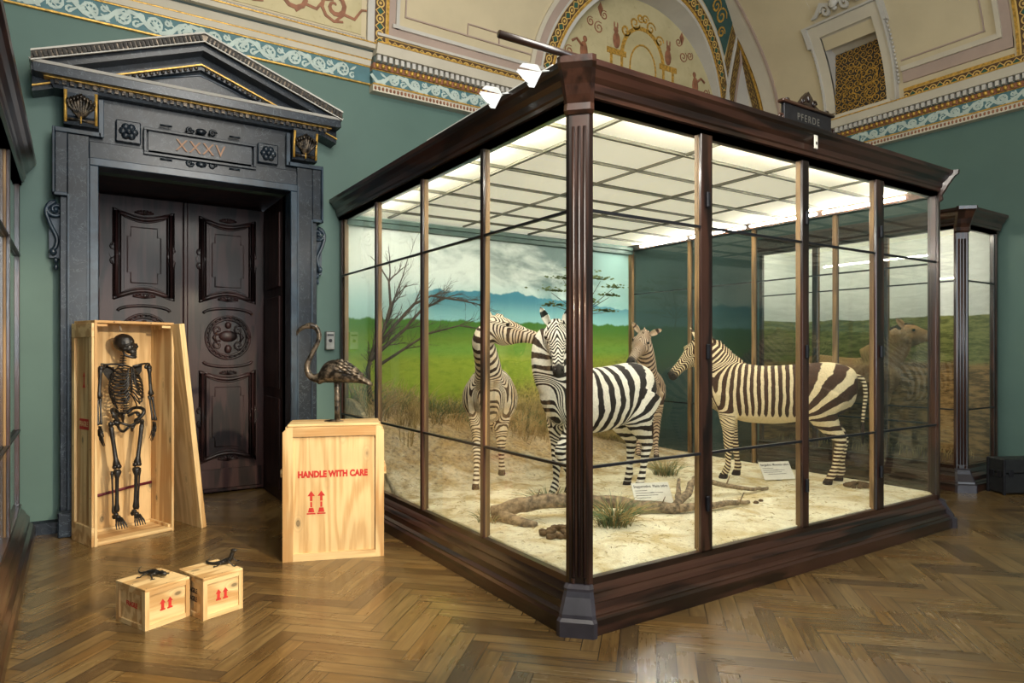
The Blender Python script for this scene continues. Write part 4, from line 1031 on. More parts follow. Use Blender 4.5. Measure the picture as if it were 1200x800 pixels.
# dry grass along the painted backdrop
mb = MB(); mb2 = MB()
for i in range(150):
    x = 2.5 + random.random() ** 1.2 * 3.6; y = 6.25 + .75 * random.random() ** .6; blades(mb, x, y, 12, .20 + .16 * random.random(), .4, .006, .7)
for i in range(34):
    x = 2.5 + random.random() ** 1.4 * 2.4; y = 6.5 + .45 * random.random(); blades(mb2, x, y, 10, .3, .4, .007, .8)
for i in range(60):
    x = 4.2 + random.random() * 1.4; y = 6.75 + .25 * random.random(); blades(mb, x, y, 14, .42, .3, .005, .35)
tag(mb.build('dry_grass', 'dry_leaf'), 'dry straw-coloured grass growing along the foot of the painted savanna', 'grass', kind='stuff')
tag(mb2.build('green_grass', 'green_leaf'), 'greener grass among the straw at the back left of the case', 'grass', kind='stuff')
mb = MB()
for i in range(900):
    x = 2.55 + random.random() * 4.0; y = 3.1 + random.random() * 3.8; a = random.random() * PI; L = .03 + .05 * random.random(); z = ground(x, y) + .003
    mb.tube([(x, y, z), (x + L * math.cos(a) * .5, y + L * math.sin(a) * .5, z + .006), (min(6.62, x + L * math.cos(a)), y + L * math.sin(a), ground(x, y) + .002)], .0022, 3)
tag(mb.build('straw_litter', 'straw'), 'short straws scattered over the sand in the zebra case', 'straw', kind='stuff')
# the forked dead branch lying across the front
br = MB()
def wob(pts, r0, r1, n_=14, amp=.012, lift=.0):
    P = [Vector(p) for p in pts]; out = []
    for i in range(n_ + 1):
        t = i / n_ * (len(P) - 1); k = min(int(t), len(P) - 2); f = t - k; p = P[k].lerp(P[k + 1], f)
        out.append((p.x + random.uniform(-amp, amp), p.y + random.uniform(-amp, amp), p.z + random.uniform(-amp, amp) * .6))
    br.tube(out, [r0 + (r1 - r0) * i / n_ for i in range(n_ + 1)], 10)
gz = lambda x, y, h=0: ground(x, y) + h
wob([(2.68, 4.36, gz(2.7, 4.3, .05)), (2.82, 4.25, gz(2.8, 4.2, .11)), (3.05, 4.15, gz(3, 4.1, .15)), (3.30, 4.04, gz(3.3, 4.0, .12)), (3.56, 4.02, gz(3.5, 4, .09)), (3.80, 3.86, gz(3.8, 3.8, .05)), (4.05, 3.74, gz(4.0, 3.7, .045))], .062, .045, 22)
wob([(4.0, 3.76, gz(4, 3.7, .05)), (4.30, 3.86, gz(4.3, 3.8, .14)), (4.50, 3.98, gz(4.5, 4, .2)), (4.85, 3.98, gz(4.8, 4, .10)), (5.25, 3.90, gz(5.2, 3.9, .03)), (5.42, 3.91, gz(5.4, 3.9, .02))], .035, .012, 18)
wob([(4.02, 3.75, gz(4, 3.7, .06)), (4.22, 3.90, gz(4.2, 3.9, .12)), (4.42, 4.1, gz(4.4, 4.1, .17))], .03, .014, 8)
wob([(4.02, 3.72, gz(4, 3.7, .04)), (4.3, 3.62, gz(4.3, 3.6, .05)), (4.6, 3.61, gz(4.6, 3.6, .03)), (4.72, 3.60, gz(4.7, 3.6, .03))], .035, .014, 12)
wob([(2.70, 4.34, gz(2.7, 4.3, .06)), (2.78, 4.12, gz(2.7, 4.1, .02)), (2.86, 4.02, gz(2.8, 4, .01))], .05, .03, 5)
for (x, y, h) in ((2.95, 4.18, .15), (3.9, 3.80, .05), (4.9, 3.97, .1), (3.1, 4.12, .17), (4.62, 3.61, .03)): wob([(x, y, gz(x, y, h)), (x + .02, y - .03, gz(x, y, h + .09))], .008, .003, 2, .002)
tag(br.build('dead_branch', 'branch'), 'weathered grey forked dead branch lying on the sand near the front glass', 'branch')
# dung heaps
def heap(x, y, n_, r, label, s_=.03, mat='dung'):
    e = MB()
    for _ in range(n_):
        a = random.random() * 2 * PI; q = r * math.sqrt(random.random()); px, py = x + q * math.cos(a) * 1.3, y + q * math.sin(a)
        e.ell((px, py, ground(px, py) + s_ * .4 + max(0, (r - q)) * .25), (s_ * random.uniform(.7, 1.2), s_ * random.uniform(.7, 1.1), s_ * .6), 7, Matrix.Rotation(random.random() * 3, 3, 'Z'))
    return tag(e.build('dung_heap', mat), label, 'dung')
heap(6.26, 3.52, 46, .11, 'dark heap of dung pellets behind the striped brown-backed zebra near the right glass')
heap(2.88, 3.78, 34, .12, 'brown clumped dung and roots on the sand left of the corner post', .034)
def stone(x, y, s_, label): e = MB(); e.ell((x, y, ground(x, y) + s_ * .3), (s_, s_ * .8, s_ * .6), 8); tag(e.build('pebble', 'dung'), label, 'pebble')
stone(4.85, 3.62, .028, 'left of two brown pebbles past the lower branch tip'); stone(4.97, 3.66, .024, 'right of two brown pebbles past the lower branch tip')
# the bare bush in front of the painting
tb = MB(); random.seed(11)
def limb(p, d, L, r, depth):
    p = Vector(p); d = Vector(d).normalized(); pts = [p]; n_ = 5; q = p.copy(); dirs = []
    for i in range(n_):
        d = (d + Vector((random.uniform(-.25, .25), random.uniform(-.12, .12), random.uniform(-.15, .15)))).normalized(); q = q + d * L / n_
        q.y = min(max(q.y, 6.45), 7.03); q.x = max(q.x, 2.52); pts.append(q.copy()); dirs.append(d.copy())
    tb.tube(pts, [r * (1 - .5 * i / n_) for i in range(n_ + 1)], 5 if depth < 2 else 4)
    if depth < 4:
        for i in range(2, n_ + 1, 1 if depth < 3 else 2):
            for _ in range(1):
                nd = (dirs[i - 1] + Vector((random.uniform(-.9, .9), random.uniform(-.3, .3), random.uniform(-.4, .8)))).normalized()
                limb(pts[i], nd, L * random.uniform(.4, .6), r * .45, depth + 1)
def mainlimb(pts, r0, r1, kids):
    P = [Vector(p) for p in pts]; tb.tube(P, [r0 + (r1 - r0) * i / (len(P) - 1) for i in range(len(P))], 7)
    for i in range(1, len(P)):
        for _ in range(kids): d = (P[i] - P[i - 1]).normalized() + Vector((random.uniform(-.5, .9), random.uniform(-.2, .2), random.uniform(-.5, .7))); limb(P[i], d, random.uniform(.16, .30), r1 * .8, 2)
by = 6.78; bz_ = ground(2.66, by)
mainlimb([(2.64, by, bz_ - .02), (2.62, by, 1.15), (2.60, by, 1.40), (2.66, by, 1.62), (2.78, by, 1.82), (2.86, by, 2.1), (2.84, by, 2.36)], .03, .012, 3)
mainlimb([(2.62, by, 1.5), (2.80, by, 1.66), (3.02, by, 1.84), (3.2, by - .05, 2.06), (3.42, by, 2.16), (3.55, by, 2.22)], .024, .008, 3)
mainlimb([(2.66, by, 1.6), (2.9, by - .05, 1.90), (3.1, by - .08, 2.12), (3.3, by - .1, 2.22), (3.7, by - .1, 2.18), (3.9, by - .1, 2.15)], .022, .006, 3)
mainlimb([(2.72, by, 1.45), (3.0, by, 1.62), (3.3, by, 1.80), (3.7, by, 1.90), (4.1, by, 1.86)], .018, .005, 3)
mainlimb([(2.84, by, 1.95), (2.93, by, 2.25), (3.0, by, 2.42), (3.06, by, 2.62)], .010, .004, 1)
tag(tb.build('bare_bush', 'bare_bark'), 'leafless grey thorn bush standing before the painted savanna at the back left', 'bush')
# flat-topped tree painted on the backdrop: part of the case
ac = MB(); random.seed(5); yp = 7.083
def pstroke(pts, w_): ribbon(ac, pts, yp + .001, w_, th=.002)
tx, tz = 5.75, 1.95
pstroke([(tx + .03, 1.90), (tx - .02, 2.15), (tx + .02, 2.35), (tx + .08, 2.62)], [.03, .028, .02, .01])
for (a, c) in ((-.5, 2.38), (-.42, 2.20), (.5, 2.36), (.45, 2.15), (-.3, 2.56), (.35, 2.58), (0, 2.68), (.6, 2.5)):
    pstroke([(tx, 2.1), (tx + a * .5, (2.1 + c) / 2), (tx + a, c)], [.012, .01, .006])
ac_o = cb(ac, 'painted_tree', 'bare_bark')
ac = MB()
for (a, c, w_) in ((-.5, 2.40, .22), (-.45, 2.20, .22), (.5, 2.38, .24), (.45, 2.16, .2), (-.3, 2.57, .26), (.35, 2.60, .26), (0, 2.70, .3), (.62, 2.50, .2), (-.1, 2.48, .2), (.1, 2.28, .2)):
    for _ in range(46):
        px = tx + a + random.gauss(0, w_ * .5); pz = c + abs(random.gauss(0, .022)); r = random.uniform(.008, .02); ac.prism([(px - r * 1.8, pz), (px, pz - r * .6), (px + r * 1.8, pz), (px, pz + r * .8)], yp - .001, yp + .001)
m = simple('painted_leaf', c8(86, 100, 52), 0.8); cb(ac, 'painted_foliage', 'painted_leaf')
# label cards
def label_card(x, y, rz, lines, label, head):
    z = ground(x, y); e = empty('label_card', (x, y, z + .012), rz); tag(e, label, 'label')
    T = Matrix.Rotation(math.radians(-38), 4, 'X')
    mb = MB(); mb.box(-.17, .17, -.003, .003, 0, .20, Matrix.Rotation(math.radians(-38), 4, 'X')); mb.build('card', 'card', e)
    mb = MB(); mb.box(-.012, .012, .06, .066, -.01, .09); mb.box(-.02, .02, .0, .10, -.01, -.004); mb.build('stand', 'steel', e)
    F0 = T @ frame((0, -.0035, .165), (1, 0, 0), (0, 0, 1)); text(head, 'heading', .034, 'ink', e, F0, .0003, .85, 1.0, .0006)
    ln = MB()
    for i, (a, b_) in enumerate(lines): ln.box(-.15 + a, -.15 + b_, -.0038, -.003, .125 - i * .022, .129 - i * .022, T)
    ln.build('small_print', 'ink', e)
label_card(4.10, 4.06, math.radians(-22), [(0, .11), (0, .25), (0, .2), (0, .13)], 'cream label card leaning behind the dead branch, nearer the corner post', 'Steppenzebra  Plains zebra')
label_card(5.93, 4.14, math.radians(-22), [(0, .12), (0, .24), (0, .2), (.04, .24)], 'cream label card below the striped brown-backed zebra, right-hand of two', 'Bergzebra  Mountain zebra')

# the far case along the right wall
C2, cb2 = make_case('display_case', 8.50, WX - .08, 3.56, 6.3, [], [(4.42, 4.50), (5.36, 5.44)], 'dark wood display case with a brown wild horse against the right wall', sides='LF')
mb = MB(); mb.box(9.385, 9.40, 3.60, 6.30, .25, 3.1); mb.box(8.6, 9.385, 6.285, 6.30, .25, 3.1); cb2(mb, 'painted_backdrop', 'backdrop')
mb = MB(); mb.box(8.55, 9.385, 3.60, 6.285, .25, .30); cb2(mb, 'ground_board', 'dung')
mb = MB(); mb.box(8.55, 9.385, 3.60, 6.28, 3.10, 3.12); cb2(mb, 'ceiling_panel', 'lit_ceiling')  # glow added to this panel to brighten the horse
mb = MB(); mb.box(9.36, 9.40, 3.565, 3.60, .28, 3.04); cb2(mb, 'back_post', 'dark_wood_z')
for a in (3.8, 5.1): t = MB(); t.tube([(8.62, a, 3.07), (8.62, a + 1.0, 3.07)], .013, 8); cb2(t, 'fluorescent_tube', 'tube_dim')
g2 = MB(); random.seed(9)
for i in range(220):
    x = 8.65 + random.random() * .68; y = 3.7 + random.random() * 2.5; blades(g2, x, y, 1, .12, .1, .005, .8, gfn=lambda a, b_: .30) if False else g2.tube([(x, y, .3), (x + .01, y, .36), (x + random.uniform(-.02, .03), y + random.uniform(-.05, .05), .40)], [.003, .0025, .001], 3)
tag(g2.build('dry_grass', 'dry_leaf'), 'thin dry grass on the ground of the horse case', 'grass', kind='stuff')
# left-hand case along the left wall
C3, cb3 = make_case('display_case', LX + .08, -.39, 1.9, 7.12, [], [], 'dark wood wall case at the left edge with empty grey-green interior', sides='FR', vyR=[(2.9, 2.96), (3.9, 3.96), (4.9, 4.96), (5.9, 5.96)])
mb = MB(); mb.box(LX + .09, LX + .11, 2.0, 7.1, .25, 3.1); mb.box(LX + .11, -.5, 7.08, 7.1, .25, 3.1); cb3(mb, 'back_panel', 'interior_dim')
mb = MB(); mb.box(LX + .11, -.45, 2.0, 7.08, 3.10, 3.12); cb3(mb, 'ceiling_panel', 'interior_dim')
# black flight case on the floor at the right
bc = empty('flight_case', (8.667, 3.225, 0), math.radians(-28)); tag(bc, 'low black equipment case on the floor by the right wall', 'equipment case')
# origin at the near corner; runs away to the right
mb = MB(); mb.box(0, .60, 0, .22, .015, .235, bev=.012); mb.build('body', 'black_case', bc)
mb = MB(); mb.box(-.004, .604, -.004, .224, .24, .40, bev=.012); mb.build('lid', 'black_case', bc)
for x in (.08, .52): mb = MB(); mb.box(x - .03, x + .03, -.012, .0, .20, .28, bev=.004); mb.build('latch', 'iron', bc)
for y in (.06, .16): mb = MB(); mb.box(-.014, -.002, y - .03, y + .03, .19, .27, bev=.004); mb.build('latch', 'iron', bc)
for x in (.0, .6):
    for y in (0, .22): mb = MB(); mb.box(x - .015, x + .015, y - .015, y + .015, 0, .40, bev=.005); mb.build('corner_guard', 'iron', bc)
# ------------------------------------------------------------------ zebras and the horse
def sstep(a, b_, x): t = np.clip((x - a) / (b_ - a), 0, 1); return t * t * (3 - 2 * t)
def ellring(c, side, up, rw, rh, n=22, flatb=0.0):
    c = Vector(c); out = []
    for k in range(n):
        a = 2 * PI * k / n; q = c + side * (math.cos(a) * rw) + up * (math.sin(a) * rh); out.append(q)
    return out
def spline(pts, n):
    """Catmull-Rom through tuples"""
    P = [np.array(p, float) for p in pts]; P = [2 * P[0] - P[1]] + P + [2 * P[-1] - P[-2]]; out = []
    m_ = len(P) - 3
    for i in range(n + 1):
        t = i / n * m_; k = min(int(t), m_ - 1); f = t - k; a, b_, c, d = P[k:k + 4]
        out.append(0.5 * ((2 * b_) + (c - a) * f + (2 * a - 5 * b_ + 4 * c - d) * f * f + (-a + 3 * b_ - 3 * c + d) * f ** 3))
    return out
def equid(name, label, loc, heading, mat, neck, head, legs=None, scale=1.0, lx=1.0, group=None, sp=(.085, .15, .05, .055, .03), belly=0.0, mane='zebra', ear_out=.5, feet=None, head_up=None, eye=True, tail_dz=0, fat=1.0, duty_rump=0.0, vox=.0135, mouth_col=True):
    """neck: points from withers-side base to poll (local, metres); head=(poll, muzzle)"""
    E = empty(name, loc, heading); tag(E, label, 'horse' if name == 'wild_horse' else 'zebra', group)
    mb = MB(); Y = Vector((0, 1, 0)); Z = Vector((0, 0, 1)); X = Vector((1, 0, 0)); s = scale
    # torso: (x, zc, rw, rh)
    T = [(-.66, .98, .06, .08), (-.63, .96, .13, .17), (-.55, .935, .195, .24), (-.42, .925, .235, .275), (-.25, .90, .245, .285), (-.05, .87, .26, .295), (.12, .865, .26, .295), (.28, .885, .24, .30), (.42, .92, .20, .28), (.54, .94, .155, .235), (.62, .95, .10, .16), (.66, .955, .05, .08)]
    TT = spline(T, 40)
    mb.loft([ellring((t[0] * lx * s, 0, t[1] * s), Y, Z, t[2] * s * fat, t[3] * s) for t in TT])
    # withers ridge
    mb.tube([(.50 * lx * s, 0, 1.02 * s), (.36 * lx * s, 0, 1.13 * s), (.2 * lx * s, 0, 1.09 * s), (-.1 * lx * s, 0, 1.06 * s)], [.06 * s, .07 * s, .07 * s, .05 * s], 10)
    # legs: joints in local coords
    def L(pts, rad, flat=1.0): mb.tube(spline(pts, 28), [r[0] for r in spline([(r * s,) for r in rad], 28)], 12)
    D = {'FL': [(.40, .10, .86), (.40, .115, .64), (.39, .115, .50), (.39, .115, .38), (.385, .115, .30), (.385, .115, .18), (.39, .115, .115), (.415, .115, .055)],
         'FR': None,
         'HL': [(-.44, .105, .90), (-.38, .125, .72), (-.46, .125, .56), (-.545, .12, .445), (-.54, .115, .34), (-.525, .115, .20), (-.52, .115, .125), (-.495, .115, .055)],
         'HR': None}
    D['FR'] = [(a, -b_, c) for a, b_, c in D['FL']]; D['HR'] = [(a, -b_, c) for a, b_, c in D['HL']]
    if legs:
        for k in legs: D[k] = legs[k]
    FR_ = [.135, .088, .062, .05, .040, .029, .038, .033]; HR_ = [.20, .155, .092, .057, .044, .032, .040, .035]
    chains = []; hoofs = []
    for k in ('FL', 'FR', 'HL', 'HR'):
        pts = [(a * lx * s, b_ * s, c * s) for a, b_, c in D[k]]
        if feet and k in feet:   # shift the lower leg by (dx,dy,dz), growing downwards
            dx, dy, dz = feet[k]; n_ = len(pts); pts = [(p[0] + dx * (i / (n_ - 1)) ** 1.2, p[1] + dy * (i / (n_ - 1)) ** 1.2, p[2] + dz * (i / (n_ - 1))) for i, p in enumerate(pts)]
        L(pts, FR_ if k[0] == 'F' else HR_)
        f_ = Vector(pts[-1]); g_ = Vector(pts[-2]); dirn = (f_ - g_).normalized()
        hz = f_.z - .055 * s
        mb.loft([ellring((f_.x + .00, f_.y, f_.z + .005), Y, X, .036 * s, .040 * s, 14), ellring((f_.x + .012 * s, f_.y, hz + .002), Y, X, .044 * s, .054 * s, 14)])
        hoofs.append((f_.x, f_.y, f_.z - .0)); chains.append((k, [np.array(p) for p in pts]))
    # neck
    NP = [tuple(p) for p in neck]; nr_w = [.165, .14, .118, .10, .085]; nr_h = [.27, .235, .20, .165, .13]
    NS = spline(NP, 24); RW = spline([(r,) for r in nr_w], 24); RH = spline([(r,) for r in nr_h], 24)
    nups = []; rings = []; sd = Vector((0, 1, 0))
    for i, p in enumerate(NS):
        t = Vector(NS[min(i + 1, 24)]) - Vector(NS[max(i - 1, 0)]); t.normalize(); sd = (sd - t * sd.dot(t)).normalized(); up = sd.cross(t) * -1
        up = t.cross(sd); 
        if i == 0 and up.z < 0: pass
        nups.append(up.copy()); rings.append(ellring(p, sd, up, RW[i][0] * s, RH[i][0] * s, 20))
    if nups[0].z < 0 and nups[0].x > 0 or nups[8].dot(Vector((-.5, 0, .5))) < 0: nups = [-u for u in nups]
    mb.loft(rings)
    # head
    poll = Vector(head[0]); muz = Vector(head[1]); h = (muz - poll).normalized(); HL_ = (muz - poll).length
    upv = Vector(head_up) if head_up else Vector(nups[-1]) + h * -.0 + Vector((0, 0, .6))
    upv = (upv - h * upv.dot(h)).normalized(); hs = upv.cross(h).normalized()
    Hs = [(-.16, -.02, .05, .07), (-.06, -.005, .082, .105), (.08, -.015, .092, .125), (.22, -.022, .096, .135), (.38, -.020, .078, .115), (.54, -.008, .058, .085), (.70, -.002, .047, .066), (.84, -.004, .050, .062), (.94, -.010, .050, .058), (1.0, -.014, .038, .042), (1.025, -.016, .018, .02)]
    HH = spline(Hs, 36)
    mb.loft([ellring(poll + h * (q[0] * HL_) + upv * (q[1] * s), hs, upv, max(.008, q[2]) * s, max(.008, q[3]) * s, 20) for q in HH])
    # cheek + brow
    for sg in (-1, 1):
        mb.ell(poll + h * (.22 * HL_) + hs * sg * .045 * s - upv * .05 * s, (.075 * s, .075 * s, .075 * s), 12)
        mb.ell(poll + h * (.26 * HL_) + hs * sg * .068 * s + upv * .055 * s, (.036 * s, .036 * s, .036 * s), 10)
    me = remesh(mb, vox, 5, .5)
    mats = MT[mat]; o = link('body', me, mats, E, smooth=True)
    # --- stripe field
    st, sr, sl, sn, sh = sp      # spacings: torso, rump/thigh, legs, neck, head
    def Tph(x): return (.62 * lx * s - x) / st
    segs = []     # (p0,p1,ph0,ph1,r0,r1)
    for i in range(len(TT) - 1):
        if TT[i][0] > .44 or TT[i][0] < -.40: continue
        a, b_ = TT[i], TT[i + 1]; pa = np.array((a[0] * lx * s, 0, a[1] * s)); pb = np.array((b_[0] * lx * s, 0, b_[1] * s))
        segs.append((pa, pb, Tph(pa[0]), Tph(pb[0]), max(.1, a[3]) * s, max(.1, b_[3]) * s, 0))
    for k, pts in chains:
        R_ = [r * s for r in (FR_ if k[0] == 'F' else HR_)]
        if k[0] == 'F': ph = Tph(.40 * lx * s) - 1.0 ; sgn = -1
        else: ph = Tph(-.30 * lx * s); sgn = 1
        if k[0] == 'H':
            hip = pts[0] + np.array((-.02, 0, .16 * s)); segs.append((hip, pts[0], ph - .16 * s / sr, ph, .20 * s, .20 * s, 1))
        for i in range(len(pts) - 1):
            L_ = np.linalg.norm(pts[i + 1] - pts[i]); spc = (sr if (k[0] == 'H' and i < 2) else (sl * 1.3 if i < 3 else sl)); p2 = ph + sgn * L_ / spc
            segs.append((pts[i], pts[i + 1], ph, p2, R_[i] * (1.0 if i else .9), R_[i + 1], 1)); ph = p2
    ph = Tph(.42 * lx * s); npts = [np.array(p) for p in NS]
    nph = [ph]
    cl_ = np.array((.58 * lx * s, 0, .70 * s)); cm_ = np.array((.60 * lx * s, 0, .92 * s)); n0_ = npts[0]
    l1_ = np.linalg.norm(cm_ - n0_); l2_ = np.linalg.norm(cl_ - cm_); segs.append((n0_, cm_, ph, ph + l1_ / sn, .22 * s, .20 * s, 2)); segs.append((cm_, cl_, ph + l1_ / sn, ph + (l1_ + l2_) / sn, .20 * s, .16 * s, 2))
    for i in range(0, 24, 2):
        a, b_ = npts[i], npts[i + 2]; L_ = np.linalg.norm(b_ - a); p2 = ph - L_ / (sn * (1.25 - .35 * i / 24)); segs.append((a, b_, ph, p2, RH[i][0] * s * .9, RH[i + 2][0] * s * .9, 2)); ph = p2; nph.append(p2)
    hp0 = np.array(poll - h * .02); 
    for (a, b_, ra_, rb_) in ((0, .3, .11, .11), (.3, .6, .11, .075), (.6, 1.0, .075, .05)):
        pa = np.array(poll + h * a * HL_); pb = np.array(poll + h * b_ * HL_); L_ = (b_ - a) * HL_; p2 = ph - L_ / sh; segs.append((pa, pb, ph, p2, ra_ * s, rb_ * s, 3)); ph = p2
    def field(co):
        N = len(co); W = np.zeros(N); PH = np.zeros(N); WL = np.zeros(N)
        WR = {0: np.zeros(N), 1: np.zeros(N), 2: np.zeros(N), 3: np.zeros(N)}; BP = {}
        x_, z_ = co[:, 0], co[:, 2]; xp, zp = -.16 * lx * s, .60 * s; th_ = np.arctan2(z_ - zp, x_ - xp); dth = sr / (.36 * s)
        def gg(d, s0, s1): k_ = (s1 - s0) / .22; d1 = np.clip(d, 0, .22); return np.log(1 + k_ * d1 / s0) / k_ + np.clip(d - .22, 0, None) / s1
        P180 = Tph(xp) + (PI / 2) / dth
        pA = np.where(x_ > xp, np.where((z_ < zp) & (x_ < xp + .1) & (z_ < .55 * s), P180 + gg(zp - z_, sr * .8, sl), Tph(x_)), np.where(z_ > zp, Tph(xp) + (th_ - PI / 2) / dth, P180 + gg(zp - z_, sr * .8, sl)))
        wF = sstep(.84 * s, .60 * s, z_); pB = (Tph(np.minimum(x_, .44 * lx * s)) + sstep(.36 * lx * s, .54 * lx * s, x_) * (1.0 * s - z_) / sn) * (1 - wF) + wF * (Tph(.40 * lx * s) + sstep(.36 * lx * s, .54 * lx * s, x_) * .2 * s / sn + gg(.80 * s - z_, sl * 1.5, sl))
        best = {}
        for (a, b_, p0, p1, r0, r1, kind) in segs:
            ab = b_ - a; t = np.clip(((co - a) @ ab) / max(1e-9, ab @ ab), 0, 1); d = np.linalg.norm(co - (a + t[:, None] * ab), axis=1) / (r0 + (r1 - r0) * t)
            key = kind if kind != 1 else ('L', round(float(r0), 3), id(a))
            w = 1.0 / (d ** 9 + 1e-4); W += w; WR[kind] += w
            if kind == 0: PH += w * pA
            elif kind == 1: PH += w * np.where(co[:, 0] < 0, pA, pB)
            else: PH += w * (p0 + (p1 - p0) * t)
        return PH / W, {k: v / W for k, v in WR.items()}
    def setattrs(ob, dark=True, bell=True):
        mesh = ob.data; co = np.zeros(len(mesh.vertices) * 3); mesh.vertices.foreach_get('co', co); co = co.reshape(-1, 3)
        ph, wr = field(co)
        hd = (co - np.array(poll)) @ np.array(h) / HL_; side = (co - np.array(poll)) @ np.array(hs); upc = (co - np.array(poll)) @ np.array(upv)
        # face stripes run lengthwise on the forehead
        f3 = sstep(.5, .95, wr[3]) * sstep(.02, .06, upc / s)
        ph = ph + f3 * np.abs(side) / (.030 * s)
        bel = np.zeros(len(co))
        if bell:
            bel = wr[0] * sstep(.70 * s, .61 * s, co[:, 2]) * belly
            inner = wr[1] * sstep(.06 * s, .03 * s, np.abs(co[:, 1])) * .5; bel = np.maximum(bel, inner)
        dk = np.zeros(len(co))
        if dark:
            dk = sstep(.80, .92, hd) * (wr[3] > .5)
            for hx, hy, hz in hoofs:
                dd_ = np.linalg.norm(co[:, :2] - np.array((hx, hy)), axis=1); dk = np.maximum(dk, (dd_ < .09 * s) * sstep(hz + .012 * s, hz - .004, co[:, 2]))
        dt = wr[0] * sstep(-.2 * lx * s, -.5 * lx * s, co[:, 0]) * duty_rump + wr[1] * (-.05)
        for nm, arr in (('phase', ph), ('belly', bel), ('darkmask', dk), ('duty', dt)):
            at = mesh.attributes.new(nm, 'FLOAT', 'POINT'); at.data.foreach_set('value', arr.astype(np.float32))
    setattrs(o)
    # mane
    mm = MB(); rings = []; rr = random.Random(3)
    path = []
    for i in range(1, 25): path.append((Vector(NS[i]) + nups[i] * (RH[i][0] * s * .82), nups[i], RH[i][0]))
    path.append((poll + upv * .07 * s + h * .02, (upv + nups[-1]).normalized(), .1)); path.append((poll + upv * .085 * s + h * .10, upv, .1))
    hh = (.075 if mane == 'zebra' else .06) * s
    fine_p = []
    for i in range(len(path) - 1):
        for q in range(4): f = q / 4; fine_p.append((path[i][0].lerp(path[i + 1][0], f), path[i][1].lerp(path[i + 1][1], f)))
    n_ = len(fine_p)
    for i, (p, u) in enumerate(fine_p):
        tng = (fine_p[min(i + 1, n_ - 1)][0] - fine_p[max(i - 1, 0)][0]).normalized(); sv = tng.cross(u).normalized()
        e_ = min(1, i / 14 + .15, (n_ - i) / 5 + .5); H_ = (hh * e_ * rr.uniform(.78, 1.08)); w0 = .020 * s
        rings.append([p - u * .03 + sv * w0, p + u * H_ * .6 + sv * w0 * .7, p + u * H_ + sv * .004, p + u * H_ - sv * .004, p + u * H_ * .6 - sv * w0 * .7, p - u * .03 - sv * w0])
    mm.loft(rings, smooth=False); mo = mm.build('mane', mat if mane == 'zebra' else 'mane_dark', E); setattrs(mo, False, False)
    # ears
    for sg in (-1, 1):
        eb = MB(); base = poll + hs * sg * .062 * s + upv * .055 * s - h * .005
        ed = (upv * .62 - h * .62 + hs * sg * ear_out).normalized(); ew = hs * sg * .3 + h * 1.0; ew = (ew - ed * ew.dot(ed)).normalized(); ew2 = ed.cross(ew).normalized()
        R3 = []
        for t, wd in ((0, .022), (.15, .034), (.4, .042), (.65, .036), (.85, .022), (1, .004)):
            c_ = base + ed * (t * .165 * s); r_ = []
            for k in range(9): a = PI * (k / 8) ; r_.append(c_ + ew2 * math.cos(a) * wd * s - ew * math.sin(a) * wd * .6 * s)
            for k in range(8, -1, -1): a = PI * (k / 8); r_.append(c_ + ew2 * math.cos(a) * wd * .8 * s - ew * math.sin(a) * wd * .42 * s)
            R3.append(r_)
        eb.loft(R3, smooth=True); eo = eb.build('ear', mat, E)
        N = len(eo.data.vertices); co = np.zeros(N * 3); eo.data.vertices.foreach_get('co', co); co = co.reshape(-1, 3); tt = (co - np.array(base)) @ np.array(ed) / (.165 * s)
        for nm, arr in (('phase', np.where((tt > .55) & (tt < .8), .25, .75)), ('belly', np.zeros(N)), ('darkmask', (tt > .93) * 1.0), ('duty', np.zeros(N))):
            at = eo.data.attributes.new(nm, 'FLOAT', 'POINT'); at.data.foreach_set('value', arr.astype(np.float32))
        ey = MB(); ey.ell(poll + h * (.275 * HL_) + hs * sg * .088 * s + upv * .050 * s, (.019 * s, .019 * s, .019 * s), 12); ey.build('eye', 'eye', E)
        ns = MB(); rot = Matrix((hs, h, upv)).transposed(); ns.ell(poll + h * (.95 * HL_) + hs * sg * .030 * s + upv * .024 * s, (.009 * s, .020 * s, .012 * s), 8, rot); ns.build('nostril', 'eye', E)
    # tail
    tl = MB(); tp_ = [(-.645 * lx * s, 0, 1.06 * s), (-.70 * lx * s, 0, 1.03 * s), (-.725 * lx * s, 0, .90 * s), (-.71 * lx * s, 0.01, .74 * s), (-.70 * lx * s, .01, .62 * s)]
    tl.tube(spline(tp_, 16), [.026 * s - .011 * s * i / 16 for i in range(17)], 8); to = tl.build('tail', mat, E)
    N = len(to.data.vertices); co = np.zeros(N * 3); to.data.vertices.foreach_get('co', co); co = co.reshape(-1, 3)
    for nm, arr in (('phase', co[:, 2] / (.035 * s)), ('belly', np.zeros(N) + .15), ('darkmask', np.zeros(N)), ('duty', np.zeros(N))):
        at = to.data.attributes.new(nm, 'FLOAT', 'POINT'); at.data.foreach_set('value', arr.astype(np.float32))
    tf = MB(); rr = random.Random(8)
    for _ in range(46):
        a = rr.random() * 6.28; r = .006 * s; x0_, y0_, z0_ = tp_[-1]; tf.tube([(x0_ + r * math.cos(a), y0_ + r * math.sin(a), z0_ + .05 * s), (x0_ + r * 2.6 * math.cos(a), y0_ + r * 2.6 * math.sin(a), z0_ - .07 * s), (x0_ + r * 1.8 * math.cos(a), y0_ + r * 1.8 * math.sin(a), z0_ - rr.uniform(.13, .22) * s)], [.004, .004, .001], 4)
    tf.build('tail_tuft', 'mane_dark', to)
    return E
def tolocal(loc, hd, pts):
    Mi = (Matrix.Translation(loc) @ Matrix.Rotation(hd, 4, 'Z')).inverted(); return [tuple(Mi @ Vector(p)) for p in pts]
def todir(hd, v): return tuple(Matrix.Rotation(-hd, 3, 'Z') @ Vector(v))
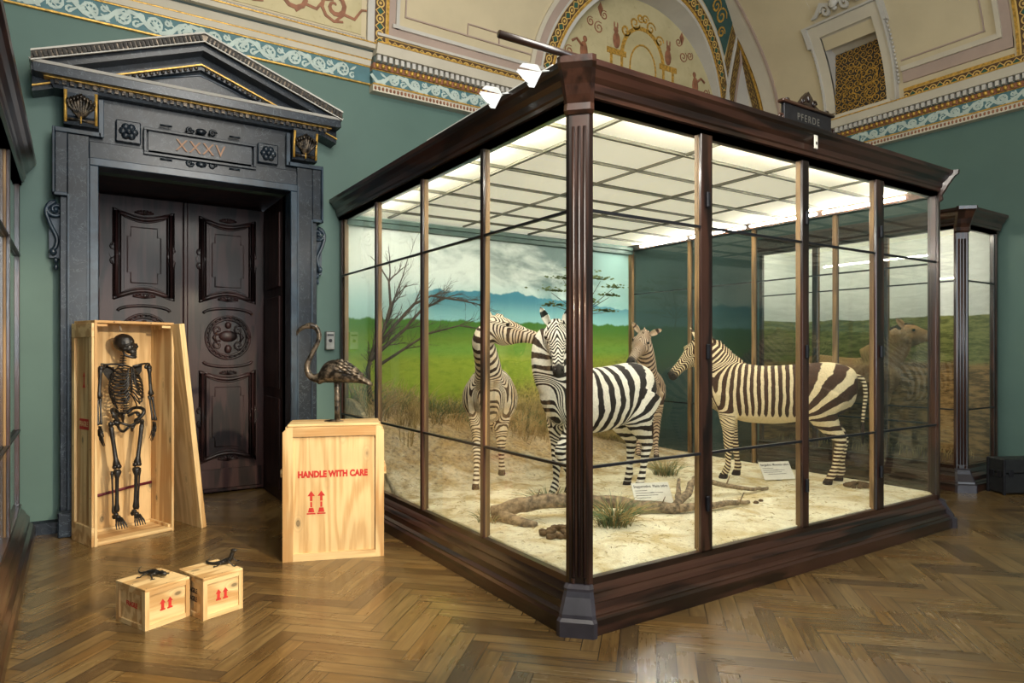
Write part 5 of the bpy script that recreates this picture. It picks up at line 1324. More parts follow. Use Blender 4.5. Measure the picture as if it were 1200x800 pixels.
GRP = 'mounted zebras in the big glass case'
# 1: far left, facing the viewer, its neck bent to the right
l1 = (3.55, 5.84, .305); h1 = math.radians(238)
np1 = tolocal(l1, h1, [(3.38, 5.60, 1.15), (3.28, 5.42, 1.36), (3.17, 5.28, 1.54), (3.08, 5.20, 1.69), (3.09, 5.15, 1.80)])
hd1 = tolocal(l1, h1, [(3.13, 5.12, 1.83), (3.53, 4.85, 1.70)])
equid('zebra', 'zebra at the left facing out, nuzzling the head of the foremost zebra', l1, h1, 'zebra_tan', np1, hd1, scale=.95, group=GRP,
      sp=(.085, .13, .040, .062, .034), belly=.0, feet={'FL': (-.16, .01, .07), 'FR': (.16, -.02, -.01), 'HL': (0, .0, .02), 'HR': (0, 0, .02)},
      legs=None, head_up=(.0, .1, 1), ear_out=.15, fat=1.14)
# 2: foremost, seen past the corner post
l2 = (3.98, 4.64, .30); h2 = math.radians(184)
np2 = tolocal(l2, h2, [(3.66, 4.60, 1.20), (3.50, 4.62, 1.38), (3.43, 4.63, 1.54), (3.42, 4.63, 1.68), (3.44, 4.60, 1.76)])
hd2 = tolocal(l2, h2, [(3.43, 4.56, 1.79), (3.24, 4.27, 1.42)])
equid('zebra', 'boldly striped foremost zebra behind the corner post with one forefoot lifted', l2, h2, 'zebra_plain', np2, hd2, scale=1.0, group=GRP,
      sp=(.125, .14, .050, .085, .042), belly=.0, duty_rump=.1,
      legs={'FL': [(.40, .10, .86), (.42, .115, .66), (.50, .115, .54), (.56, .115, .46), (.52, .115, .38), (.45, .115, .28), (.43, .115, .22), (.42, .115, .15)]},
      feet={'HL': (.10, .0, .0), 'HR': (.0, .0, .0), 'FR': (.05, 0, 0), 'FL': (.04, 0, 0)}, head_up=todir(h2, (-.5, -.7, .6)), ear_out=.4)
# 3: behind, looking over the foremost zebra's back
l3 = (6.08, 6.18, .30); h3 = math.radians(228)
np3 = tolocal(l3, h3, [(5.82, 5.90, 1.12), (5.70, 5.78, 1.30), (5.58, 5.67, 1.50), (5.48, 5.59, 1.64), (5.43, 5.55, 1.72)])
hd3 = tolocal(l3, h3, [(5.41, 5.53, 1.76), (4.98, 5.31, 1.47)])
equid('zebra', 'grey-brown faded zebra standing behind the foremost one and looking left over its back', l3, h3, 'zebra_grey', np3, hd3, scale=.93, group=GRP,
      sp=(.075, .10, .04, .055, .03), belly=.3, feet={'HL': (.12, 0, 0), 'HR': (.12, 0, 0)}, head_up=todir(h3, (-.5, -.6, .8)), ear_out=1.1)
# 4: mountain zebra in profile, facing left
l4 = (5.93, 4.20, .30); h4 = math.radians(127)
np4 = tolocal(l4, h4, [(5.74, 4.45, 1.14), (5.68, 4.60, 1.30), (5.64, 4.72, 1.44), (5.62, 4.80, 1.56), (5.61, 4.85, 1.63)])
hd4 = tolocal(l4, h4, [(5.60, 4.87, 1.67), (5.29, 5.02, 1.33)])
equid('zebra', 'brown and cream close-striped zebra in profile facing left near the right glass', l4, h4, 'zebra_mountain', np4, hd4, scale=1.0, lx=1.13, group=GRP,
      sp=(.066, .125, .036, .055, .030), belly=1.0, feet={'HL': (.08, 0, 0), 'HR': (-.04, 0, 0), 'FL': (.02, 0, 0), 'FR': (-.10, 0, 0)}, head_up=todir(h4, (-.6, -.1, .6)), ear_out=1.0, duty_rump=.05)
# the wild horse of the far case, facing right
l5 = (8.98, 5.20, .30); h5 = math.radians(-92)
equid('wild_horse', 'brown mounted wild horse with head raised in the far right case', l5, h5, 'horse_coat', [(.36, 0, 1.12), (.50, 0, 1.24), (.62, 0, 1.36), (.70, 0, 1.46), (.76, 0, 1.53)], [(.78, 0, 1.54), (1.12, .10, 1.48)],
      scale=1.05, belly=.8, mane='dark', head_up=(0, 0, 1), ear_out=.25, feet={'HL': (.12, 0, 0), 'FR': (.08, 0, 0)})
# ------------------------------------------------------------------ crates
def rotm(x, y, deg): return Matrix.Translation((x, y, 0)) @ Matrix.Rotation(math.radians(deg), 4, 'Z')
def arrows(par, nm, M4, s_=1.0, mat='red_paint', lean=0):
    """pair of stencilled upright arrows with bases"""
    mb = MB()
    for dx in (-.5, .5):
        x = dx * .075 * s_
        mb.prism([(x - .028 * s_, .05 * s_), (x + .028 * s_, .05 * s_), (x, .09 * s_)], -.001, 0); mb.prism([(x - .009 * s_, .012 * s_), (x + .009 * s_, .012 * s_), (x + .009 * s_, .05 * s_), (x - .009 * s_, .05 * s_)], -.001, 0)
        mb.prism([(x - .007 * s_, -.035 * s_), (x + .007 * s_, -.035 * s_), (x + .007 * s_, .005 * s_), (x - .007 * s_, .005 * s_)], -.001, 0)
        mb.prism([(x - .024 * s_, -.075 * s_), (x + .024 * s_, -.075 * s_), (x + .016 * s_, -.040 * s_), (x - .016 * s_, -.040 * s_)], -.001, 0); mb.prism([(x - .032 * s_, -.09 * s_), (x + .032 * s_, -.09 * s_), (x + .032 * s_, -.08 * s_), (x - .032 * s_, -.08 * s_)], -.001, 0)
    o = mb.build(nm, mat, par); o.matrix_local = M4; return o
# tall open crate
KR = math.radians(20.5); KW, KD, KH = .65, .40, 1.86
K_ = empty('open_crate', (.13, 6.443, 0), KR); tag(K_, 'tall upright pine crate standing open with the skeleton inside', 'crate')
mb = MB(); mb.box(.02, KW - .02, KD - .015, KD, .02, KH - .022); mb.build('back_panel', 'ply', K_)
for x in (0, KW - .02):
    mb = MB(); mb.box(x, x + .02, .0, KD - .015, .0, KH - .022); mb.build('side_panel', 'pine_z', K_)
mb = MB(); mb.box(-.001, KW + .001, 0, KD, KH - .022, KH, bev=.003); mb.build('top_panel', 'pine_x', K_)
mb = MB(); mb.box(.02, KW - .02, 0.002, KD - .015, .0, .03, bev=.003); mb.build('bottom_panel', 'pine_x', K_)
mb = MB()
for z0, z1 in ((.0, .16), (KH - .14, KH - .023)): mb = MB(); mb.box(-.022, -.001, .002, KD, z0, z1, bev=.003); mb.build('end_cleat', 'pine_x', K_)
mb = MB()
for y0, y1 in ((.0, .06), (KD - .06, KD)): mb = MB(); mb.box(-.0215, -.001, y0 + .001, y1, .161, KH - .141, bev=.003); mb.build('corner_batten', 'pine_z', K_)
for bb in ((.02, .04, .03, KD - .02, .03, .055), (KW - .04, KW - .02, .03, KD - .02, .03, .055), (.0405, KW - .0405, KD - .04, KD - .016, .03, .05), (.025, .1, .01, .03, KH - .05, KH - .03), (KW - .1, KW - .025, .01, .03, KH - .05, KH - .03)): mb = MB(); mb.box(*bb); mb.build('inner_batten', 'pine_x', K_)
FS = frame((-.0035, KD / 2, 1.00), (0, -1, 0), (0, 0, 1))
st = MB(); st.box(-.0035, -.0012, .085, .285, .95, 1.04, bev=.001); so = st.build('stencil_panel', 'red_paint', K_); text('FRAGILE', 'lettering', .062, 'pine_x', so, frame((-.0045, KD / 2, .995), (0, -1, 0), (0, 0, 1)), .0003, .72, 1.0, .001)
so = MB(); so.prism([(-.03, 0), (.03, 0), (.006, .03), (.006, .09), (.02, .09), (0, .13), (-.02, .09), (-.006, .09), (-.006, .03)], -.001, 0, fn=lambda v: (-.002 + v[1], KD / 2 - v[0], 1.30 + v[2]))
so.build('stencil_arrow', 'red_paint', K_)
nl = MB(); random.seed(2)
for z in (.05, .4, .8, 1.2, 1.6, 1.8):
    for y in (.03, KD - .03): nl.ell((-.022, y, z), (.002, .006, .006), 6)
for x in (.15, .45): nl.ell((x, .0, KH - .012), (.006, .002, .006), 6)
nl.build('screw_head', 'iron', K_)
hk = MB(); hk.tube([(.255, .14, KH - .022), (.255, .14, KH - .05), (.265, .14, KH - .065), (.255, .14, KH - .08), (.25, .14, KH - .068)], .003, 6); hk.build('hook', 'steel', K_)
# strap across the crate at the ankles
st = MB(); st.tube([(.021, .365, .335), (.20, .363, .350), (.40, .365, .375), (KW - .021, .37, .395)], .014, 6, .25, up=(0, 1, 0)); so = st.build('strap', 'maroon'); so.matrix_world = K_.matrix_basis if False else Matrix.Translation(K_.location) @ Matrix.Rotation(KR, 4, 'Z')
tag(so, 'dark red strap stretched across the back of the tall crate at ankle height', 'strap')
# leaning lid
lid = empty('crate_lid', (.984, 6.614, 0), KR); tag(lid, 'large plywood crate lid leaning against the right side of the tall crate', 'crate lid')
ang = math.atan2(.205, 1.85)
TL = Matrix.Rotation(-ang, 4, 'Y')
mb = MB(); mb.box(-.03, -.012, 0, .60, .002, 1.86, TL, bev=.002); mb.build('panel', 'ply', lid)
for y0, y1 in ((0, .04), (.56, .60)): mb = MB(); mb.box(-.012, .018, y0, y1, .002, 1.86, TL, bev=.003); mb.build('batten', 'pine_z', lid)
for z0, z1 in ((.002, .07), (1.78, 1.86)): mb = MB(); mb.box(-.012, .018, .041, .559, z0, z1, TL, bev=.003); mb.build('cross_batten', 'pine_z', lid)
# the flamingo crate
FA = math.radians(-20.2); FW, FD, FH = .757, .36, 1.045
FC = empty('closed_crate', (1.314, 5.193, 0), FA); tag(FC, 'waist-high closed pine crate with red handle-with-care stencil under the flamingo', 'crate')
mb = MB(); mb.box(.02, FW - .02, .02, FD - .02, .01, FH - .021); mb.build('front_panel', 'ply', FC)
mb = MB(); mb.box(.035, FW - .035, 0, FD, FH - .02, FH, bev=.004); mb.build('top_panel', 'pine_x', FC)
def fr_board(poly, nm, mat, y0, y1): mb = MB(); mb.prism(poly, y0, y1); mb.build(nm, mat, FC)
for y0, y1 in ((-.002, .0198), (FD - .0198, FD)):
    fr_board([(0, 0), (.075, 0), (.075, FH - .075), (.075, FH - .021), (.04, FH - .021), (0, FH - .06)], 'frame_upright', 'pine_z', y0, y1)
    fr_board([(FW, 0), (FW, FH - .06), (FW - .04, FH - .021), (FW - .065, FH - .021), (FW - .065, 0)], 'frame_upright', 'pine_z', y0, y1)
    fr_board([(.0755, FH - .095), (FW - .0655, FH - .095), (FW - .0655, FH - .021), (.0755, FH - .021)], 'frame_rail', 'pine_x', y0, y1)
    fr_board([(.0755, 0), (FW - .0655, 0), (FW - .0655, .055), (.0755, .055)], 'frame_rail', 'pine_x', y0, y1)
for x in (-.018, FW + .0005): mb = MB(); mb.box(x, x + .0175, .03, FD - .03, .64, .70, bev=.003); mb.build('carry_cleat', 'pine_x', FC)
for x in (.0, FW - .018): mb = MB(); mb.box(x, x + .018, .021, FD - .021, 0, FH - .06); mb.build('side_panel', 'pine_z', FC)
text('HANDLE WITH CARE', 'stencil', .066, 'red_paint', FC, frame((.37, .0185, .655), (1, 0, 0), (0, 0, 1)), .0006, .80, 1.04, .0040)
arrows(FC, 'stencil_arrow', Matrix.Translation((.245, .0195, .44)), 1.0)
# the two small crates
def small_crate(loc, rz, W, Dp, H_, label, words):
    e = empty('small_crate', loc, rz); tag(e, label, 'crate', 'small pine crates with lizards')
    t = .026; b_ = .010
    mb = MB(); mb.box(b_, W - b_, b_, Dp - b_, .004, H_ - .016); mb.build('box_panel', 'ply_x', e)
    mb = MB(); mb.box(0, W, 0, Dp, H_ - .015, H_, bev=.002); mb.build('top_panel', 'ply_x', e)
    for y0, y1 in ((0, b_ - .0002), (Dp - b_ + .0002, Dp)):
        for a, c in ((0, t), (W - t, W)): mb = MB(); mb.box(a, c, y0, y1, 0, H_ - .0155); mb.build('corner_batten', 'pine_z', e)
        for a, c in ((0, t), (H_ - .0155 - t, H_ - .0155)): mb = MB(); mb.box(t + .0003, W - t - .0003, y0, y1, a, c); mb.build('edge_batten', 'pine_x', e)
    for x0, x1 in ((0, b_ - .0002), (W - b_ + .0002, W)):
        for a, c in ((b_, b_ + t), (Dp - t - b_, Dp - b_)): mb = MB(); mb.box(x0, x1, a, c, 0, H_ - .0155); mb.build('corner_batten', 'pine_z', e)
        for a, c in ((0, t), (H_ - .0155 - t, H_ - .0155)): mb = MB(); mb.box(x0, x1, b_ + t + .0003, Dp - t - b_ - .0003, a, c); mb.build('edge_batten', 'pine_x', e)
    nl = MB()
    for x in (.015, W * .5, W - .015):
        for y in (.015, Dp * .5, Dp - .015): 
            if not (x == W * .5 and y == Dp * .5): nl.ell((x, y, H_), (.004, .004, .0012), 6)
    nl.build('nail_head', 'iron', e)
    aw = MB()
    for dx in (-.022, .022): x = W * .48 + dx; z = H_ * .5; aw.prism([(x - .018, z + .008), (x - .009, z + .008), (x - .009, z - .022), (x - .016, z - .024), (x - .016, z - .033), (x + .016, z - .033), (x + .016, z - .024), (x + .009, z - .022), (x + .009, z + .008), (x + .018, z + .008), (x, z + .034)], b_ - .0012, b_ - .0002)
    aw.build('stencil_arrow', 'red_paint', e)
    for txt, mat_, zz in words: text(txt, 'stencil', .040, mat_, e, frame((b_ - .0008, Dp / 2, zz), (0, -1, 0), (0, 0, 1)), .0004, .8, 1.0, .0012)
    return e
small_crate((.332, 4.341, 0), math.radians(24.5), .272, .317, .237, 'left of the two small pine crates on the floor, lizard with curled tail on top', [('FRAGILE', 'red_paint', .12)])
small_crate((.635, 4.325, 0), math.radians(19.5), .254, .30, .25, 'right of the two small pine crates on the floor, upright lizard on top', [('FRAGILE', 'dark_paint', .15), ('FRAGILE', 'dark_paint', .10)])
# lizards
def lizard(loc, rz, spine, rad, legs, label, head_pts):
    e = MB(); e.tube(spline(spine, 40), [r[0] for r in spline([(r,) for r in rad], 40)], 10)
    for L_ in legs: e.tube(spline(L_, 12), [.011, .011, .010, .009, .008, .0075, .0075, .007, .007, .0065, .006, .006, .006][:13], 7)
    for L_ in legs:
        p = Vector(L_[-1]); q = Vector(L_[-2]); d = (p - q); d.z = 0; d.normalize(); s_ = Vector((-d.y, d.x, 0))
        for k in (-1.2, -.6, 0, .6, 1.2): e.tube([p, p + d * .018 + s_ * k * .012 + Vector((0, 0, .002)), p + d * .028 + s_ * k * .016 - Vector((0, 0, .001))], [.0045, .0035, .0018], 5)
    for c, r in head_pts: e.ell(c, r, 12)
    me = remesh(e, .0028, 1, .4); o = link('lizard', me, 'bone_black', None, smooth=True); o.location = loc; o.rotation_euler = (0, 0, rz); o.scale = (.7, .7, .7)
    sp_ = MB()
    P = spline(spine, 60)
    for i in range(8, 56): p = P[i]; rr_ = spline([(r,) for r in rad], 60)[i][0]; sp_.ell((p[0], p[1], p[2] + rr_), (.0045, .0035, .0045), 5)
    sp_.build('back_spines', 'bone_black', o)
    return tag(o, label, 'lizard')
lizard((.385, 4.60, .237), math.radians(-48), [(-.15, .05, .055), (-.15, .02, .035), (-.11, -.01, .02), (-.06, -.005, .022), (.0, .0, .032), (.05, .0, .034), (.09, -.005, .032), (.13, -.01, .034), (.165, -.012, .028)],
    [.003, .005, .008, .013, .024, .026, .018, .022, .012], [[(.06, .01, .03), (.065, .05, .032), (.09, .07, .006)], [(.06, -.01, .03), (.05, -.055, .03), (.08, -.075, .006)], [(-.03, .01, .025), (-.04, .05, .03), (-.065, .07, .006)], [(-.03, -.01, .025), (-.02, -.055, .03), (-.05, -.075, .006)]],
    'black lizard with curled raised tail lying on the left small crate', [((.14, -.01, .036), (.028, .024, .018))])
lizard((.80, 4.545, .25), math.radians(-30), [(-.17, .08, .03), (-.19, .04, .018), (-.15, .0, .012), (-.09, -.02, .014), (-.03, -.01, .022), (.02, .0, .036), (.045, .0, .065), (.055, .0, .10), (.075, .0, .125)],
    [.004, .008, .012, .015, .022, .026, .02, .018, .014], [[(.03, .012, .045), (.035, .055, .04), (.07, .07, .006)], [(.03, -.012, .045), (.04, -.06, .045), (.09, -.07, .006)], [(-.03, .01, .022), (-.03, .055, .03), (-.06, .07, .006)], [(-.03, -.01, .022), (-.02, -.06, .03), (-.055, -.08, .006)]],
    'black lizard rearing its head and chest on the right small crate', [((.07, 0, .125), (.030, .020, .016))])
# ------------------------------------------------------------------ flamingo sculpture
fe = empty('flamingo', (1.74, 5.20, FH), math.radians(-28)); tag(fe, 'dark bronze flamingo sculpture on one thick leg on top of the closed crate', 'flamingo')
fb = MB(); Y = Vector((0, 1, 0)); X = Vector((1, 0, 0)); Z = Vector((0, 0, 1))
# body axis along +x = tail direction (image right); head to -x
BS = [(-.165, .335, .02, .025), (-.14, .345, .045, .05), (-.10, .385, .07, .075), (-.04, .40, .088, .092), (.03, .395, .088, .088), (.10, .375, .072, .068), (.17, .345, .048, .042), (.23, .315, .026, .022), (.26, .300, .012, .012)]
fb.loft([ellring((q[0], 0, q[1]), Y, Z, q[2], q[3], 20) for q in spline(BS, 28)])
NK = [(-.10, 0, .37), (-.16, 0, .345), (-.215, 0, .37), (-.235, 0, .44), (-.20, 0, .53), (-.155, 0, .62), (-.14, 0, .69), (-.165, 0, .745), (-.21, 0, .765)]
fb.tube(spline(NK, 50), [r[0] for r in spline([(r,) for r in (.045, .034, .026, .022, .019, .018, .019, .022, .026)], 50)], 12)
fb.ell((-.215, 0, .760), (.038, .024, .026), 12); fb.tube(spline([(-.235, 0, .758), (-.275, 0, .742), (-.305, 0, .715), (-.315, 0, .675)], 12), [.020, .0195, .019, .0185, .018, .017, .016, .015, .013, .011, .009, .006, .003], 10)
me = remesh(fb, .006, 3); fo = link('body', me, 'bronze', fe, smooth=True)
ft = MB(); random.seed(4)
for row in range(11):
    x = -.12 + row * .034
    for k in range(-4, 5):
        a = k * .36 + (row % 2) * .18; b_ = spline(BS, 28); j = min(28, max(0, int((x + .165) / .425 * 28))); q = b_[j]
        px, py, pz = x, math.sin(a) * q[2] * 1.0, q[1] + math.cos(a) * q[3] * 1.0; nrm = Vector((0, math.sin(a), math.cos(a)))
        p0 = Vector((px - .02, py, pz)) + nrm * .002; p1 = Vector((px + .02, py * .98, pz - .01)) + nrm * .008; p2 = Vector((px + .055, py * .85, pz - .03)) + nrm * .004
        ft.tube([p0, p1, p2], [.007, .015, .004], 6, .4, up=tuple(nrm))
ft.build('wing_feathers', 'bronze', fe)
lg = MB(); lg.tube([(.0, 0, .33), (.0, 0, .22), (.003, 0, .18), (.0, 0, .10), (.0, 0, .0)], [.028, .022, .026, .021, .022], 12); lg.build('leg', 'bronze', fe)
fo_ = MB()
fo_.tube([(.02, 0, .008), (-.05, 0, .010), (-.10, .0, .006)], [.022, .018, .008], 8, .5); fo_.tube([(.0, 0, .008), (-.06, .04, .008)], [.014, .007], 8, .5); fo_.tube([(.0, 0, .008), (-.06, -.04, .008)], [.014, .007], 8, .5); fo_.tube([(0, 0, .008), (.05, 0, .006)], [.014, .006], 8, .5)
fo_.build('foot', 'bronze', fe)
ey = MB()
for s_ in (-1, 1): ey.ell((-.225, s_ * .022, .765), (.005, .003, .005), 8)
ey.build('eye', 'eye', fe)
# ------------------------------------------------------------------ skeleton
SKc = Matrix.Translation((.13, 6.443, 0)) @ Matrix.Rotation(KR, 4, 'Z')
sk = empty('skeleton', (0, 0, 0)); sk.matrix_world = SKc @ Matrix.Translation((.318, .17, .135)) @ Matrix.Scale(1.0, 4); tag(sk, 'black human skeleton hanging upright inside the tall open crate', 'skeleton')
B = 'bone_black'
def part(nm, mb, par=None): return mb.build(nm, B, par or sk)
# skull turned to the right of the picture; local x right, y away, z up
HR = Matrix.Rotation(math.radians(32), 3, 'Z')
def hp(x, y, z): v = HR @ Vector((x, y, 0)); return (v.x - .005, v.y, z)
s_k = MB(); s_k.ell(hp(0, .018, 1.545), (.072, .090, .078), 18, HR); s_k.ell(hp(0, -.045, 1.50), (.055, .045, .055), 14, HR)
s_k.ell(hp(0, -.07, 1.463), (.034, .028, .026), 10, HR)
for q in (-1, 1): s_k.tube([hp(q * .02, -.072, 1.527), hp(q * .045, -.07, 1.532), hp(q * .062, -.045, 1.515), hp(q * .066, -.02, 1.495)], .0095, 8); s_k.tube([hp(q * .030, -.078, 1.492), hp(q * .055, -.062, 1.485), hp(q * .066, -.02, 1.487)], .0085, 8)
skull = link('skull', remesh(s_k, .004, 2), B, sk, smooth=True)
sock = MB()
for q in (-1, 1): sock.ell(hp(q * .028, -.083, 1.510), (.017, .013, .016), 10, HR)
sock.ell(hp(0, -.092, 1.483), (.008, .008, .014), 8, HR); sock.build('eye_sockets', 'eye', skull)
jw = MB(); jw.tube([hp(-.052, -.01, 1.475), hp(-.047, -.025, 1.435), hp(-.025, -.075, 1.418), hp(0, -.088, 1.418), hp(.025, -.075, 1.418), hp(.047, -.025, 1.435), hp(.052, -.01, 1.475)], [.008, .011, .012, .014, .012, .011, .008], 8); jw.build('jaw', B, skull)
te = MB()
for k in range(-5, 6):
    a = k * .2
    for z in (1.447, 1.436): te.ell(hp(math.sin(a) * .032, -.062 - .03 * math.cos(a), z), (.0045, .004, .006), 6)
te.build('teeth', B, skull)
sp_ = MB()
for i in range(24):
    t = i / 23; z = 1.43 - t * .50; y = .03 + .02 * math.sin(t * 2 * PI * .9 + .4); r = .013 + .010 * t
    sp_.ell((0, y, z), (r, r, .0085), 10); sp_.tube([(0, y, z), (0, y + r + .018, z - .012)], [.006, .004], 5); sp_.tube([(-r - .012, y + .01, z), (r + .012, y + .01, z)], .0045, 5)
part('spine', sp_)
rc = MB()
for i in range(12):
    z0 = 1.345 - i * .0225; w_ = [.055, .082, .100, .112, .122, .128, .131, .132, .130, .122, .108, .085][i]; drop = .04 + i * .0075; yb = .035; yf = -.085 - min(i, 6) * .004
    zc = 1.325 - min(i, 9) * .020 - (.03 if i > 6 else 0)
    for q in (-1, 1):
        if i < 10: pts = [(q * .012, yb + .01, z0), (q * w_ * .7, yb + .03, z0 - .008), (q * w_, yb - .02, z0 - drop * .5), (q * w_ * .9, yb - .085, z0 - drop), (q * w_ * .45, yf + .005, z0 - drop - .006), (q * .018, yf, max(zc - .0, 1.115) if i < 7 else z0 - drop + .045)]
        else: pts = [(q * .012, yb + .01, z0), (q * w_ * .8, yb + .02, z0 - .015), (q * w_, yb - .03, z0 - drop * .7), (q * w_ * .92, yb - .06, z0 - drop)]
        rc.tube(spline(pts, 16), .0082, 6, .7)
part('rib_cage', rc)
sm = MB(); sm.tube([(0, -.088, 1.335), (0, -.098, 1.28), (0, -.102, 1.20), (0, -.100, 1.13), (0, -.095, 1.105)], [.020, .013, .015, .013, .005], 8, .4); part('sternum', sm)
for q in (-1, 1):
    cl = MB(); cl.tube(spline([(q * .015, -.088, 1.338), (q * .07, -.098, 1.352), (q * .13, -.06, 1.36), (q * .185, -.03, 1.355)], 12), .0085, 8); part('clavicle', cl)
    sc = MB(); sc.prism([(q * .07, 1.33), (q * .165, 1.345), (q * .16, 1.29), (q * .10, 1.20), (q * .07, 1.23)], .065, .073); sc.tube([(q * .08, .062, 1.31), (q * .15, .05, 1.355), (q * .195, .01, 1.36)], .009, 6); sc.ell((q * .175, .015, 1.33), (.018, .015, .02), 8); part('shoulder_blade', sc)
pv = MB()
for q in (-1, 1):
    pv.tube(spline([(q * .03, .06, .92), (q * .075, .04, .965), (q * .118, -.01, .968), (q * .128, -.05, .94), (q * .105, -.05, .90), (q * .075, -.03, .865)], 20), [.016] * 21, 8, .9); pv.tube(spline([(q * .04, .05, .90), (q * .09, .01, .93), (q * .10, -.02, .90)], 8), .022, 8, .5)
    pv.ell((q * .082, -.02, .855), (.028, .028, .030), 10); pv.tube(spline([(q * .08, -.03, .86), (q * .05, -.07, .845), (0, -.08, .825)], 8), .011, 8); pv.tube(spline([(q * .075, -.01, .84), (q * .055, .0, .795), (q * .035, -.03, .775), (q * .012, -.075, .815)], 10), .011, 8)
pv.tube([(0, .06, .935), (0, .07, .89), (0, .055, .84)], [.034, .026, .008], 10, .5); part('pelvis', pv)
def bone(mb, a, b_, r, k0=1.7, k1=1.8):
    a = Vector(a); b_ = Vector(b_); P = [a, a.lerp(b_, .06), a.lerp(b_, .2), a.lerp(b_, .5), a.lerp(b_, .8), a.lerp(b_, .94), b_]; r *= 1.2; mb.tube(P, [r * k0 * .7, r * k0, r * 1.1, r, r * 1.1, r * k1, r * k1 * .7], 8)
for q, el, wr_, hn in ((-1, (-.213, .01, 1.075), (-.222, -.03, .845), (-.215, -.055, .80)), (1, (.218, .015, 1.075), (.232, -.01, .845), (.240, -.015, .80))):
    sh_ = (q * .198, .01, 1.325)
    h_ = MB(); h_.ell(sh_, (.024, .024, .024), 10); bone(h_, (q * .20, .01, 1.32), el, .0115, 1.6, 2.0); part('humerus', h_)
    f_ = MB(); bone(f_, (el[0] + q * .010, el[1], el[2] - .012), (wr_[0] + q * .016, wr_[1], wr_[2]), .0075); f_.ell(el, (.016, .014, .012), 8); part('radius', f_)
    f_ = MB(); bone(f_, (el[0] - q * .012, el[1] + .008, el[2] - .004), (wr_[0] - q * .010, wr_[1], wr_[2] + .004), .0065, 2.2, 1.4); part('ulna', f_)
    h_ = MB(); w0 = Vector(wr_)
    for a in range(-1, 3): h_.ell(w0 + Vector((0, (a - .5) * .013, -.014)), (.009, .008, .008), 7); h_.ell(w0 + Vector((.002, (a - .5) * .013, -.028)), (.009, .008, .008), 7)
    for k in range(4):
        y_ = (k - 1.5) * .017; L_ = [.075, .085, .08, .062][k]; x_ = w0.x + .004 * q; z_ = w0.z - .035
        P = [(x_, w0.y + y_ * .8, z_), (x_ - q * .004, w0.y + y_ * 1.1, z_ - .055), (x_ - q * .010, w0.y + y_ * 1.25, z_ - .060), (x_ - q * .016, w0.y + y_ * 1.3, z_ - .062 - L_ * .45), (x_ - q * .020, w0.y + y_ * 1.3, z_ - .066 - L_ * .5), (x_ - q * .030, w0.y + y_ * 1.3, z_ - .066 - L_ * .95)]
        h_.tube(P, [.0065, .0065, .0045, .006, .0042, .003], 6)
    h_.tube([(w0.x, w0.y - .022, w0.z - .025), (w0.x - q * .004, w0.y - .045, w0.z - .060), (w0.x - q * .008, w0.y - .052, w0.z - .095)], [.0065, .0062, .0038], 6)
    part('hand', h_)
for q, kx, ax in ((-1, -.088, -.080), (1, .078, .072)):
    kn = (kx, -.03, .475); an = (ax, -.01, .085)
    f_ = MB(); f_.ell((q * .095, -.02, .862), (.023, .023, .023), 10); f_.tube([(q * .095, -.02, .86), (q * .125, -.012, .842)], [.014, .018], 8); f_.ell((q * .132, -.01, .845), (.018, .018, .026), 8)
    bone(f_, (q * .128, -.012, .83), kn, .0145, 1.2, 1.9); f_.ell((kx - .018, -.03, .478), (.02, .026, .022), 8); f_.ell((kx + .018, -.03, .478), (.02, .026, .022), 8); part('femur', f_)
    p_ = MB(); p_.ell((kx, -.062, .482), (.018, .010, .02), 8); part('kneecap', p_)
    t_ = MB(); bone(t_, (kx - q * .004, -.025, .452), an, .0125, 2.4, 1.6); part('tibia', t_)
    t_ = MB(); bone(t_, (kx + q * .032, -.01, .44), (ax + q * .024, .0, .075), .006, 1.8, 2.0); part('fibula', t_)
    ft = MB(); ft.ell((ax, .01, .062), (.022, .028, .018), 8); ft.ell((ax, .042, .035), (.018, .026, .022), 8); ft.ell((ax, -.03, .045), (.024, .026, .016), 8)
    for k in range(5):
        x_ = (k - 2) * .0145; L_ = [.075, .085, .085, .08, .085][k if q < 0 else 4 - k]; P = [(ax + x_ * .7, -.045, .038), (ax + x_ * 1.1, -.075, .005), (ax + x_ * 1.25, -.082, -.004), (ax + x_ * 1.4, -.100, -.03), (ax + x_ * 1.45, -.108, -.045)]
        ft.tube(P, [.008, .0065, .008, .005, .0045], 6)
    part('foot', ft)
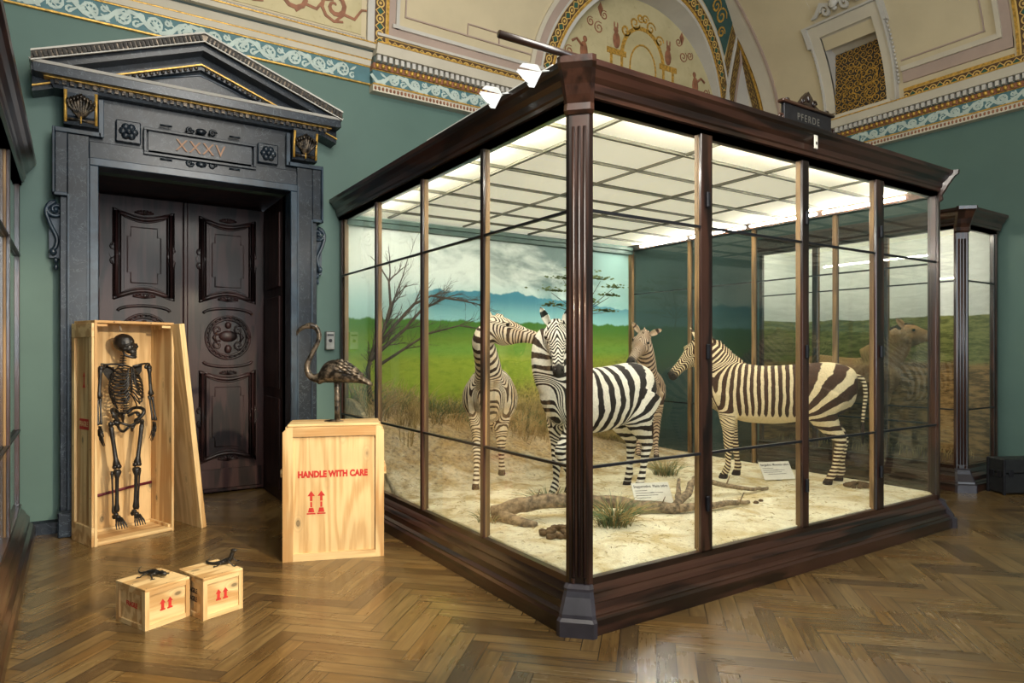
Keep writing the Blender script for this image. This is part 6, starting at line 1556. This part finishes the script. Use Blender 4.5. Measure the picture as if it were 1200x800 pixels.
# ------------------------------------------------------------------ lights and camera
def area(nm, loc, target, sx, sy, power, color, spread=180):
    l = bpy.data.lights.new(nm, 'AREA'); l.shape = 'RECTANGLE'; l.size = sx; l.size_y = sy; l.energy = power; l.color = color; l.spread = math.radians(spread)
    o = bpy.data.objects.new(nm, l); COL.objects.link(o); o.location = loc; o.rotation_euler = (Vector(target) - Vector(loc)).to_track_quat('-Z', 'Y').to_euler(); return o
def spot(nm, loc, target, power, color, ang, blend, rad):
    l = bpy.data.lights.new(nm, 'SPOT'); l.energy = power; l.color = color; l.spot_size = math.radians(ang); l.spot_blend = blend; l.shadow_soft_size = rad
    o = bpy.data.objects.new(nm, l); COL.objects.link(o); o.location = loc; o.rotation_euler = (Vector(target) - Vector(loc)).to_track_quat('-Z', 'Y').to_euler(); return o
for i, (a, b_) in enumerate(wins): area('window_daylight', ((a + b_) / 2, BY + .05, 2.8), ((a + b_) / 2, 0, 2.4), b_ - a, 3.4, (240, 130, 15)[i], (.86, .94, 1.0))
area('room_fill', (1.4, .9, 6.6), (1.8, 2.6, 0), 2.2, 2.2, 260, (1.0, .95, .86))  # unseen soft area added overhead to light the closed room
area('vault_fill', (1.6, 1.0, 4.4), (4.6, 7.0, 6.0), 1.6, 1.6, 190, (1.0, .95, .86))  # added fill aimed up at the cove, no fitting hangs there
spot('spotlight', (2.25, .45, 2.9), (.55, 5.3, .5), 1120, (1.0, .82, .56), 47, .35, .04)
W = bpy.data.worlds.new('World'); S.world = W; W.use_nodes = True; W.node_tree.nodes['Background'].inputs[0].default_value = (.75, .85, 1, 1); W.node_tree.nodes['Background'].inputs[1].default_value = 1.0
cam = bpy.data.cameras.new('camera'); co = bpy.data.objects.new('camera', cam); COL.objects.link(co)
fpx = 782.0; cam.sensor_width = 36; cam.lens = fpx * 36 / 1200; cam.shift_y = 12 / 1200; cam.clip_start = .05
a = math.atan(1196 / fpx); Fv = Vector((math.cos(a), math.sin(a), 0)); Rv = Vector((math.sin(a), -math.cos(a), 0))
Mx = Matrix.Identity(4)
for i in range(3): Mx[i][0] = Rv[i]; Mx[i][1] = (0, 0, 1)[i]; Mx[i][2] = -Fv[i]
Mx[2][3] = 1.6; co.matrix_world = Mx; S.camera = co
vs_ = S.view_settings; vs_.view_transform = 'Standard'; vs_.look = 'None'; vs_.gamma = 1; vs_.exposure = 0.0; vs_.use_curve_mapping = False
